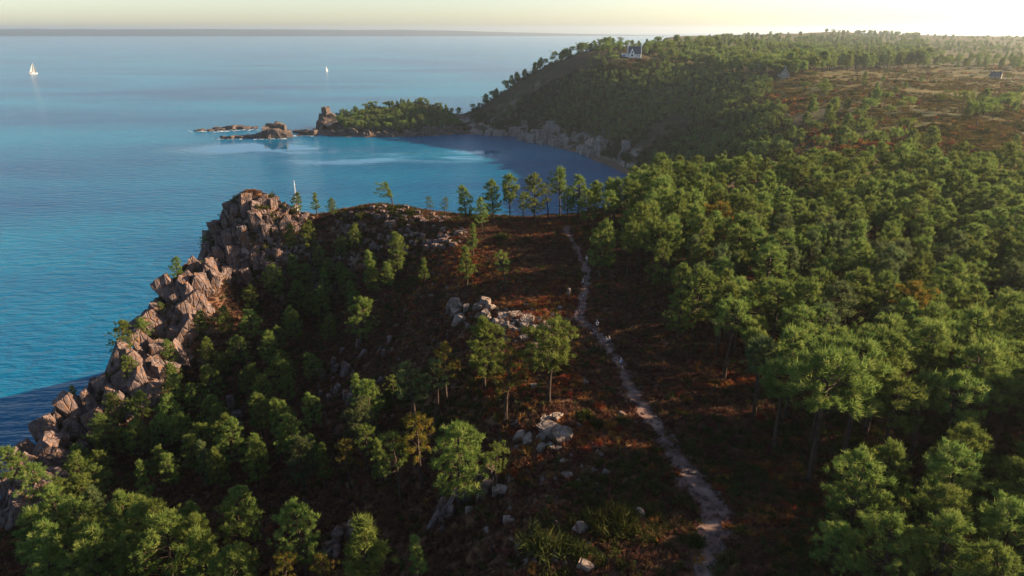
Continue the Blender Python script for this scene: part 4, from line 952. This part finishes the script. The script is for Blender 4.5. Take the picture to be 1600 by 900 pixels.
def gable_wall(x0, x1, y0, y1, h, ridge, axis='x'):
    """walls of a gabled block, ridge along axis"""
    if axis == 'x': v = [(x0,y0,-3),(x1,y0,-3),(x1,y1,-3),(x0,y1,-3),(x0,y0,h),(x1,y0,h),(x1,y1,h),(x0,y1,h),(x0,(y0+y1)/2,ridge),(x1,(y0+y1)/2,ridge)]; f = [(0,1,5,4),(2,3,7,6),(1,2,6,9,5),(3,0,4,8,7),(3,2,1,0),(4,5,9,8),(6,7,8,9)]
    else: v = [(x0,y0,-3),(x1,y0,-3),(x1,y1,-3),(x0,y1,-3),(x0,y0,h),(x1,y0,h),(x1,y1,h),(x0,y1,h),((x0+x1)/2,y0,ridge),((x0+x1)/2,y1,ridge)]; f = [(0,1,5,8,4),(2,3,7,9,6),(1,2,6,5),(3,0,4,7),(3,2,1,0),(5,6,9,8),(7,4,8,9)]
    return v, f
def roof_slabs(x0, x1, y0, y1, h, ridge, axis='x', t=.25, ov=.35):
    V, Fc = [], []
    def slab(a, b, c, d):
        nrm = (Vector(b)-Vector(a)).cross(Vector(d)-Vector(a)).normalized()*t; o_ = len(V)
        V.extend([tuple(Vector(p)+nrm*.04/t) for p in (a,b,c,d)]+[tuple(Vector(p)+nrm) for p in (a,b,c,d)]); Fc.extend([tuple(i+o_ for i in q_) for q_ in ((3,2,1,0),(4,5,6,7),(0,1,5,4),(1,2,6,5),(2,3,7,6),(3,0,4,7))])
    if axis == 'x':
        ym = (y0+y1)/2; k = (ridge-h)/(ym-y0)*ov
        slab((x0,y0-ov,h-k),(x1,y0-ov,h-k),(x1,ym,ridge),(x0,ym,ridge)); slab((x1,y1+ov,h-k),(x0,y1+ov,h-k),(x0,ym,ridge),(x1,ym,ridge))
    else:
        xm = (x0+x1)/2; k = (ridge-h)/(xm-x0)*ov
        slab((x0-ov,y1,h-k),(x0-ov,y0,h-k),(xm,y0,ridge),(xm,y1,ridge)); slab((x1+ov,y0,h-k),(x1+ov,y1,h-k),(xm,y1,ridge),(xm,y0,ridge))
    return V, Fc
def window(par, x0, x1, z0, z1, y, sill=WHITE):
    w = boxes("window", [(x0,x1,y-.05,y+.06,z0,z1)], GLASS, par); boxes("frame", [(x0-.1,x0,y-.1,y+.05,z0,z1),(x1,x1+.1,y-.1,y+.05,z0,z1),(x0-.1,x1+.1,y-.1,y+.05,z1,z1+.1)], WHITE, w); boxes("sill", [(x0-.15,x1+.15,y-.18,y+.05,z0-.12,z0)], sill, w)
def house(name, label, loc, rz, L_, D_, h, ridge, wallm, sc=1.0, wins=3, chim=True):
    e = thing(name, label, "house", loc); e.rotation_euler = (0, 0, rz); e.scale = (sc,)*3
    obj("wall", mesh_py("wall", *gable_wall(-L_/2, L_/2, -D_/2, D_/2, h, ridge), wallm), e)
    rf = obj("roof", mesh_py("roof", *roof_slabs(-L_/2, L_/2, -D_/2, D_/2, h, ridge), SLATE), e)
    if chim:
        for s_ in (-1, 1): boxes("chimney", [(s_*(L_/2-.5)-.45, s_*(L_/2-.5)+.45, -.5, .5, ridge-.6, ridge+1.3)], wallm, rf)
    for i in range(wins):
        if wins > 1 or True:
            xc = (i-(wins-1)/2)*L_/(wins+.3)
            if i == wins//2: d_ = boxes("door", [(xc-.55,xc+.55,-D_/2-.06,-D_/2+.05,-.2,2.1)], SLATE, e); boxes("handle", [(xc+.35,xc+.42,-D_/2-.12,-D_/2-.06,.95,1.05)], WHITE, d_)
            else: window(e, xc-.55, xc+.55, 1.0, 2.3, -D_/2)
    return e
hx, hy, hz_ = HOUSE
e = thing("white_house", "white house with steep dark slate roof and gabled dormer on the headland", "house", (hx, hy, hz_)); e.rotation_euler = (0, 0, R(-6))
obj("wall", mesh_py("wall", *gable_wall(-7, 7, -4, 4, 3.2, 10.2), WHITE), e)
rf = obj("roof", mesh_py("roof", *roof_slabs(-6.6, 6.6, -4, 4, 3.2, 10.2), SLATE), e)
boxes("chimney", [(-7.3,-6.3,-.9,.9,2.5,12.6)], WHITE, rf); boxes("chimney", [(6.3,7.3,-.9,.9,2.5,12.3)], WHITE, rf)
dm = obj("dormer", mesh_py("dormer", *gable_wall(-5.6, .4, -4.8, -1.2, 2.2, 8.6, 'y'), WHITE), e)
obj("dormer_roof", mesh_py("dormer_roof", *roof_slabs(-5.6, .4, -4.6, -.6, 2.2, 8.6, 'y', .2, .2), SLATE), dm)
window(e, -3.3, -1.9, 3.6, 5.4, -4.83); window(e, -3.6, -1.6, .6, 2.4, -4.83); window(e, 3.0, 4.2, .9, 2.3, -4.03)
pc = boxes("porch", [(3.6,6.2,-5.2,-4.02,-1,2.6)], WHITE, e); boxes("door", [(4.4,5.4,-5.27,-5.2,0,2.1)], SLATE, pc)
boxes("annex", [(-13,-7.05,-3,3,-2,2.8)], WHITE, e); boxes("annex_roof", [(-13.3,-7.02,-3.4,3.4,2.81,3.1)], WHITE, e); boxes("annex_door", [(-12.6,-9.2,-3.08,-2.98,-.6,2.2)], BLUE, e)
def far_house(px, py, *a, **k):
    g = ground(px, py)
    if g: return house(a[0], a[1], (g[0], g[1], g[2]+.2), *a[2:], **k)
far_house(1180, 110, "stone_cottage", "dark slate-roofed cottage with pale gable behind scrub left of the moor", R(62), 9, 7, 3, 7.5, STONEW, 1.0)
far_house(1224, 122, "stone_cottage", "grey pointed-gable cottage half hidden by scrub at the moor edge", R(80), 9, 7.5, 3, 8.2, STONEW, 1.0)
far_house(1555, 123, "blue_grey_house", "low house with blue-grey slate roof between bushes on the right moor", R(-38), 10, 7, 2.8, 6.6, STONEW, .8)
far_house(1351, 56, "white_cottage", "tiny white cottage below the skyline wood, left of two neighbours", 0, 9, 7, 3.2, 6.5, WHITE, 1.0, chim=False)
far_house(1358, 56.5, "white_cottage", "tiny white cottage below the skyline wood, middle of three", .2, 8, 7, 3.2, 6.5, WHITE, .9, chim=False)
far_house(1364, 56, "white_cottage", "tiny white cottage below the skyline wood, right of two neighbours", -.2, 9, 7, 3.2, 6.5, WHITE, 1.0, chim=False)

# ------------------------------------------------------------------ boats
HULL = mat("boat_gelcoat", (.80,.79,.76), .3, spec=.4); SAIL = foliage_material("sailcloth", (.8,.78,.74), (.84,.82,.78), (.86,.84,.8), .4); ALU = mat("mast_alloy", (.75,.73,.72), .4, spec=.5); TEAK = mat("teak_deck", (.30,.19,.11), .8); COVER = mat("red_boom_cover", (.42,.10,.07), .8); GLS = GLASS
def yacht(label, px, py, length, rz, heel, sails, name="sailing_yacht", group="sailing boats on the bay"):
    x, y, _ = at_z(px, py, 0); e = thing(name, label, "sailboat", (x, y, 0), group); e.rotation_euler = (heel, 0, rz); s_ = length/11.0; e.scale = (s_,)*3
    V, Fc = [], []; st = 11
    for i in range(st):                       # hull sections from stern (-5.5) to bow (5.5)
        t = i/(st-1); xx = -5.5+11*t; b = 1.75*(math.sin(math.pi*(.32+.68*t)))**.7 if t < 1 else .03; fb = 1.05+.35*t*t; dp = -.55*math.sin(math.pi*min(1, .25+.75*t))
        for yy, zz_ in ((-b, fb), (-b*.96, .35), (-b*.6, dp*.75), (0, dp), (b*.6, dp*.75), (b*.96, .35), (b, fb)): V.append((xx, yy, zz_))
    for i in range(st-1):
        for j in range(6): Fc.append((i*7+j, i*7+j+1, (i+1)*7+j+1, (i+1)*7+j))
    Fc.append(tuple(range(6, -1, -1))); obj("hull", mesh_py("hull", V, Fc, HULL, True), e)
    dv = [V[i*7] for i in range(st)]+[V[i*7+6] for i in range(st)]; dv = [(a, b*.985, c-.03) for a, b, c in dv]
    obj("deck", mesh_py("deck", dv, [(i, i+1, st+i+1, st+i) for i in range(st-1)], TEAK), e)
    cb = obj("cabin", mesh_py("cabin", [(-1.8,-1,1),(2.4,-.7,1.15),(2.4,.7,1.15),(-1.8,1,1),(-1.6,-.8,1.6),(1.9,-.5,1.55),(1.9,.5,1.55),(-1.6,.8,1.6)], [(4,5,6,7),(0,1,5,4),(1,2,6,5),(2,3,7,6),(3,0,4,7)], HULL), e)
    for k in (-1, 1): obj("window", mesh_py("window", [(-1.2,k*.95,1.2),(1.4,k*.72,1.25),(1.3,k*.62,1.42),(-1.2,k*.88,1.42)], [(0,1,2,3)], GLS), cb)
    mv, mf = tube([(1.0,0,1.2),(1.0,0,8),(1.0,0,15.6)], [.13,.12,.08], 8); obj("mast", mesh_np("mast", mv, mf, True), e).data.materials.append(ALU)
    bv, bf = tube([(.9,0,2.3),(-3.8,0,2.2)], [.09,.07], 6); obj("boom", mesh_np("boom", bv, bf, True), e).data.materials.append(ALU)
    for pts_ in ([(1.0,0,15.4),(5.4,0,1.5)], [(1.0,0,15.4),(-5.4,0,1.2)], [(1.0,0,12),(1.0,1.6,1.2)], [(1.0,0,12),(1.0,-1.6,1.2)]):
        sv, sf = tube(pts_, [.022,.022], 4); obj("stay", mesh_np("stay", sv, sf), e).data.materials.append(ALU)
    if sails:
        def sail(nm, a, b, c, belly):        # triangle luff a-b, clew c, cambered to leeward, with thickness
            a, b, c = map(np.array, (a, b, c)); n_ = 8; V = []; Fc = []
            for s2 in (0, .03):
                for i in range(n_+1):
                    for j in range(n_+1):
                        u, w = i/n_, j/n_; l_ = a+(b-a)*u; le = c+(b-c)*u; p = l_+(le-l_)*w; k = belly*math.sin(math.pi*w)*(1-u)**.6; V.append((p[0], p[1]+k+s2, p[2]))
            m_ = (n_+1)**2
            for i in range(n_):
                for j in range(n_):
                    q_ = (i*(n_+1)+j, i*(n_+1)+j+1, (i+1)*(n_+1)+j+1, (i+1)*(n_+1)+j); Fc.append(q_); Fc.append(tuple(m_+k for k in reversed(q_)))
            obj(nm, mesh_py(nm, V, Fc, SAIL, True), e)
        sail("mainsail", (.85,0,2.5), (.85,0,15.3), (-3.7,.9,2.4), .7); sail("jib", (5.3,0,1.7), (1.15,0,14.5), (.6,1.4,2.0), .8)
    else:
        cv, cf = tube([(.8,0,2.55),(-1.5,0,2.62),(-3.6,0,2.45)], [.2,.24,.12], 8); obj("furled_sail", mesh_np("furled_sail", cv, cf, True), e).data.materials.append(COVER)
yacht("sailboat with two tall white sails heeling far out on the left", 52, 115.5, 20, R(52), R(14), True)
yacht("tiny sailboat with white sails far out above the sea stack", 511, 111, 9, R(70), R(-8), True)
yacht("moored yacht with bare mast behind the pines right of the crag", 464, 326, 12.5, R(100), 0, False)

# ------------------------------------------------------------------ walkers on the trail
def skin_mesh(name, V, E, rad, m, sub=1):
    me = bpy.data.meshes.new(name); me.from_pydata([tuple(v) for v in V], E, []); o = bpy.data.objects.new(name, me); COL.objects.link(o)
    sm = o.modifiers.new("s", 'SKIN'); me.skin_vertices or bpy.context.view_layer.update()
    if not me.skin_vertices:
        with bpy.context.temp_override(object=o, active_object=o): bpy.ops.mesh.customdata_skin_add()
    for i, r_ in enumerate(rad):
        d = me.skin_vertices[0].data[i]; d.radius = r_ if hasattr(r_, '__len__') else (r_, r_); d.use_root = (i == 0)
    if sub: ss = o.modifiers.new("ss", 'SUBSURF'); ss.levels = sub; ss.render_levels = sub
    dg = bpy.context.evaluated_depsgraph_get(); out = bpy.data.meshes.new_from_object(o.evaluated_get(dg)); out.name = name
    bpy.data.objects.remove(o); bpy.data.meshes.remove(me); out.materials.clear(); out.materials.append(m)
    for p in out.polygons: p.use_smooth = True
    return out
SKIN = mat("skin", (.55,.33,.24), .6)
def cloth(c): return mat("cloth", [(.4, tuple(a*.8 for a in c)), (.6, c)], .9, (9, 3))
def person(label, px, py, heading, top, legs, cap, pack, stride=.32, lean=.10, arm=.35, bare_legs=True):
    g = ground(px, py)
    e = thing("person", label, "person", (g[0], g[1], g[2]+.06), "walkers on the trail"); e.rotation_euler = (0, 0, heading)
    # the figure walks along +y; z up
    hip, kn = .92, .50; s_ = stride; L_ = lean
    J = {'pelvis':(0,0,.96),'waist':(0,.02+L_*.15,1.10),'chest':(0,L_*.6,1.32),'neck':(0,L_*.9,1.50),'headb':(0,L_*1.05+.01,1.585),'head':(0,L_*1.15+.025,1.68),'crown':(0,L_*1.15+.01,1.755)}
    for sd, sg in (('l',-1),('r',1)):
        f = s_*(1 if sd == 'l' else -1); af = -arm*(1 if sd == 'l' else -1)
        J[sd+'hip'] = (sg*.095, 0, .90); J[sd+'knee'] = (sg*.10, f*.55+.06, .50+(.03 if f < 0 else 0)); J[sd+'ank'] = (sg*.10, f-(.10 if f < 0 else 0), .09+(.07 if f < 0 else 0)); J[sd+'toe'] = (sg*.115, f+.17-(.10 if f < 0 else 0), .04)
        J[sd+'sh'] = (sg*.185, L_*.8, 1.43); J[sd+'elb'] = (sg*.25, L_*.6+af*.42, 1.16); J[sd+'wr'] = (sg*.24, L_*.6+af*.8+.16, .98); J[sd+'palm'] = (sg*.235, L_*.6+af*.9+.22, .93)
        for k in range(4): 
            b = J[sd+'palm']; J[sd+'f%d' % k] = (b[0]+sg*(.0), b[1]-.03+.022*k+.03, b[2]-.045); J[sd+'g%d' % k] = (b[0]-sg*.02, b[1]-.03+.022*k+.045, b[2]-.075-.006*(k in (1, 2)))
        J[sd+'th'] = (b[0]-sg*.03, b[1]+.055, b[2]+.005); J[sd+'tt'] = (b[0]-sg*.045, b[1]+.085, b[2]-.02)
    def chain(*names): return list(zip(names[:-1], names[1:]))
    E = chain('pelvis','waist','chest','neck','headb','head','crown')
    for sd in 'lr':
        E += chain('pelvis',sd+'hip',sd+'knee',sd+'ank',sd+'toe')+chain('chest',sd+'sh',sd+'elb',sd+'wr',sd+'palm')+chain(sd+'palm',sd+'th',sd+'tt')
        for k in range(4): E += chain(sd+'palm',sd+'f%d' % k,sd+'g%d' % k)
    rad = {'pelvis':(.15,.11),'waist':(.13,.10),'chest':(.16,.115),'neck':.055,'headb':(.065,.075),'head':(.080,.098),'crown':(.055,.07)}
    for sd in 'lr': rad.update({sd+'hip':.09,sd+'knee':.060,sd+'ank':.042,sd+'toe':.035,sd+'sh':.06,sd+'elb':.042,sd+'wr':.030,sd+'palm':(.022,.038),sd+'th':.011,sd+'tt':.009}); rad.update({sd+'%s%d' % (c, k):.0095 for c in 'fg' for k in range(4)})
    def part(name, names, edges, grow, m, sub=1, over={}):
        ix = {n_: i for i, n_ in enumerate(names)}; rr_ = []
        for n_ in names:
            r_ = over.get(n_, rad[n_]); r_ = r_ if hasattr(r_, '__len__') else (r_, r_); rr_.append((r_[0]*grow, r_[1]*grow))
        return obj(name, skin_mesh(name, [J[n_] for n_ in names], [(ix[a], ix[b]) for a, b in edges], rr_, m, sub), e)
    body = part("body", list(J), E, 1.0, SKIN)
    hp = J['head']
    for nm, vv, r_ in (("nose", [(0,hp[1]+.095,hp[2]-.005),(0,hp[1]+.118,hp[2]-.02)], .012),):
        obj(nm, skin_mesh(nm, vv, [(0,1)], [r_]*2, SKIN, 0), body)
    part("shirt", ['pelvis','waist','chest','lsh','rsh','lelb','relb'], [('pelvis','waist'),('waist','chest'),('chest','lsh'),('chest','rsh'),('lsh','lelb'),('rsh','relb')], 1.16, cloth(top))
    ln = ['pelvis','lhip','rhip','lknee','rknee']+([] if bare_legs else ['lank','rank'])
    part("shorts" if bare_legs else "trousers", ln, [('pelvis','lhip'),('pelvis','rhip'),('lhip','lknee'),('rhip','rknee')]+([] if bare_legs else [('lknee','lank'),('rknee','rank')]), 1.18, cloth(legs))
    for sd in 'lr': part("shoe", [sd+'ank',sd+'toe'], [(sd+'ank',sd+'toe')], 1.35, cloth((.05,.05,.055)), 1)
    J['capf'] = (0, J['head'][1]+.13, J['head'][2]+.05); rad['capf'] = (.06, .012)
    part("cap", ['crown','head','capf'], [('crown','head'),('crown','capf')], 1.12, cloth(cap), 1, {'head':(.075,.085),'crown':(.078,.09)})
    if pack:
        c = J['chest']; pk = obj("backpack", skin_mesh("backpack", [(0,c[1]-.21,1.14),(0,c[1]-.22,1.30),(0,c[1]-.19,1.46)], [(0,1),(1,2)], [(.13,.10),(.14,.11),(.11,.08)], cloth(pack), 1), e)
        for sg in (-1, 1): sv, sf = tube([(sg*.10,c[1]-.14,1.46),(sg*.11,c[1]+.02,1.53),(sg*.10,c[1]+.15,1.38),(sg*.13,c[1]+.05,1.18),(sg*.12,c[1]-.15,1.15)], [.018]*5, 5); me_ = mesh_np("strap", sv, sf, True); me_.materials.append(pk.data.materials[0]); obj("strap", me_, pk)
PEOPLE = [("walker in blue and white top with bare legs, nearest on the trail",970,577,.35,(.55,.62,.75),(.04,.05,.09),(.75,.75,.72),(.10,.18,.42)),
 ("walker in grey-blue, left of two side by side, arms lifted",947,543,.5,(.30,.34,.42),(.05,.06,.09),(.35,.33,.28),None),
 ("walker in grey-blue, right of two side by side",951.5,542,.4,(.34,.38,.46),(.05,.05,.07),(.42,.40,.34),(.10,.11,.16)),
 ("walker in white cap and white sleeves with navy backpack beside the trail",933,517,.2,(.75,.75,.74),(.03,.03,.05),(.80,.80,.78),(.04,.05,.16)),
 ("walker in dark red at the trail bend",905,499,-.1,(.28,.05,.06),(.04,.04,.06),(.20,.04,.05),(.05,.05,.07)),
 ("walker with pale blue cap and dark clothes above the trail bend",911.5,476,-.05,(.05,.07,.12),(.05,.06,.10),(.35,.55,.68),(.03,.04,.07)),
 ("walker all in black with a white cap, halfway up the far trail",910.5,450,0,(.02,.02,.025),(.02,.02,.025),(.70,.70,.68),(.55,.55,.53)),
 ("walker in pale grey, farthest up the trail under the pines",916.5,412,0,(.60,.60,.58),(.30,.30,.30),(.55,.55,.52),None)]
for i, (lab, px, py, hd, top, legs, cap, pk) in enumerate(PEOPLE):
    person(lab, px, py, hd, top, legs, cap, pk, stride=(.30,.16,.22,.32,.28,.30,.26,.30)[i], lean=(.08,.02,.04,.12,.22,.10,.12,.06)[i], arm=(.3,.15,.2,.35,.3,.3,.3,.25)[i], bare_legs=i in (0,1,3,5))
# small stone marker in the heath
g = ground(889, 463); o = obj("stone_marker", rock_mesh("stone_marker", 77, PALE, 22, 1), None, (g[0], g[1], g[2]+.65), (0, .05, .3), (.55, .45, 1.9)); tag(o, "small upright pale stone standing in the heath left of the trail", "stone")
HAZE = 0.8e-4
# ------------------------------------------------------------------ air
bm = bmesh.new(); bmesh.ops.create_cube(bm, size=1)
me = bpy.data.meshes.new("haze"); bm.to_mesh(me); bm.free()
hm_ = bpy.data.materials.new("haze"); hm_.use_nodes = True; N = hm_.node_tree.nodes; L = hm_.node_tree.links; N.clear()
ou = N.new("ShaderNodeOutputMaterial"); pv = N.new("ShaderNodeVolumePrincipled")
pv.inputs["Color"].default_value = (0.74, 0.87, 1.0, 1); pv.inputs["Density"].default_value = HAZE
pv.inputs["Anisotropy"].default_value = 0.6
L.new(pv.outputs[0], ou.inputs["Volume"]); me.materials.append(hm_)
o = obj("haze", me); o.scale = (41000, 24000, 158); o.location = (0, 8400, 71); tag(o, kind="stuff")
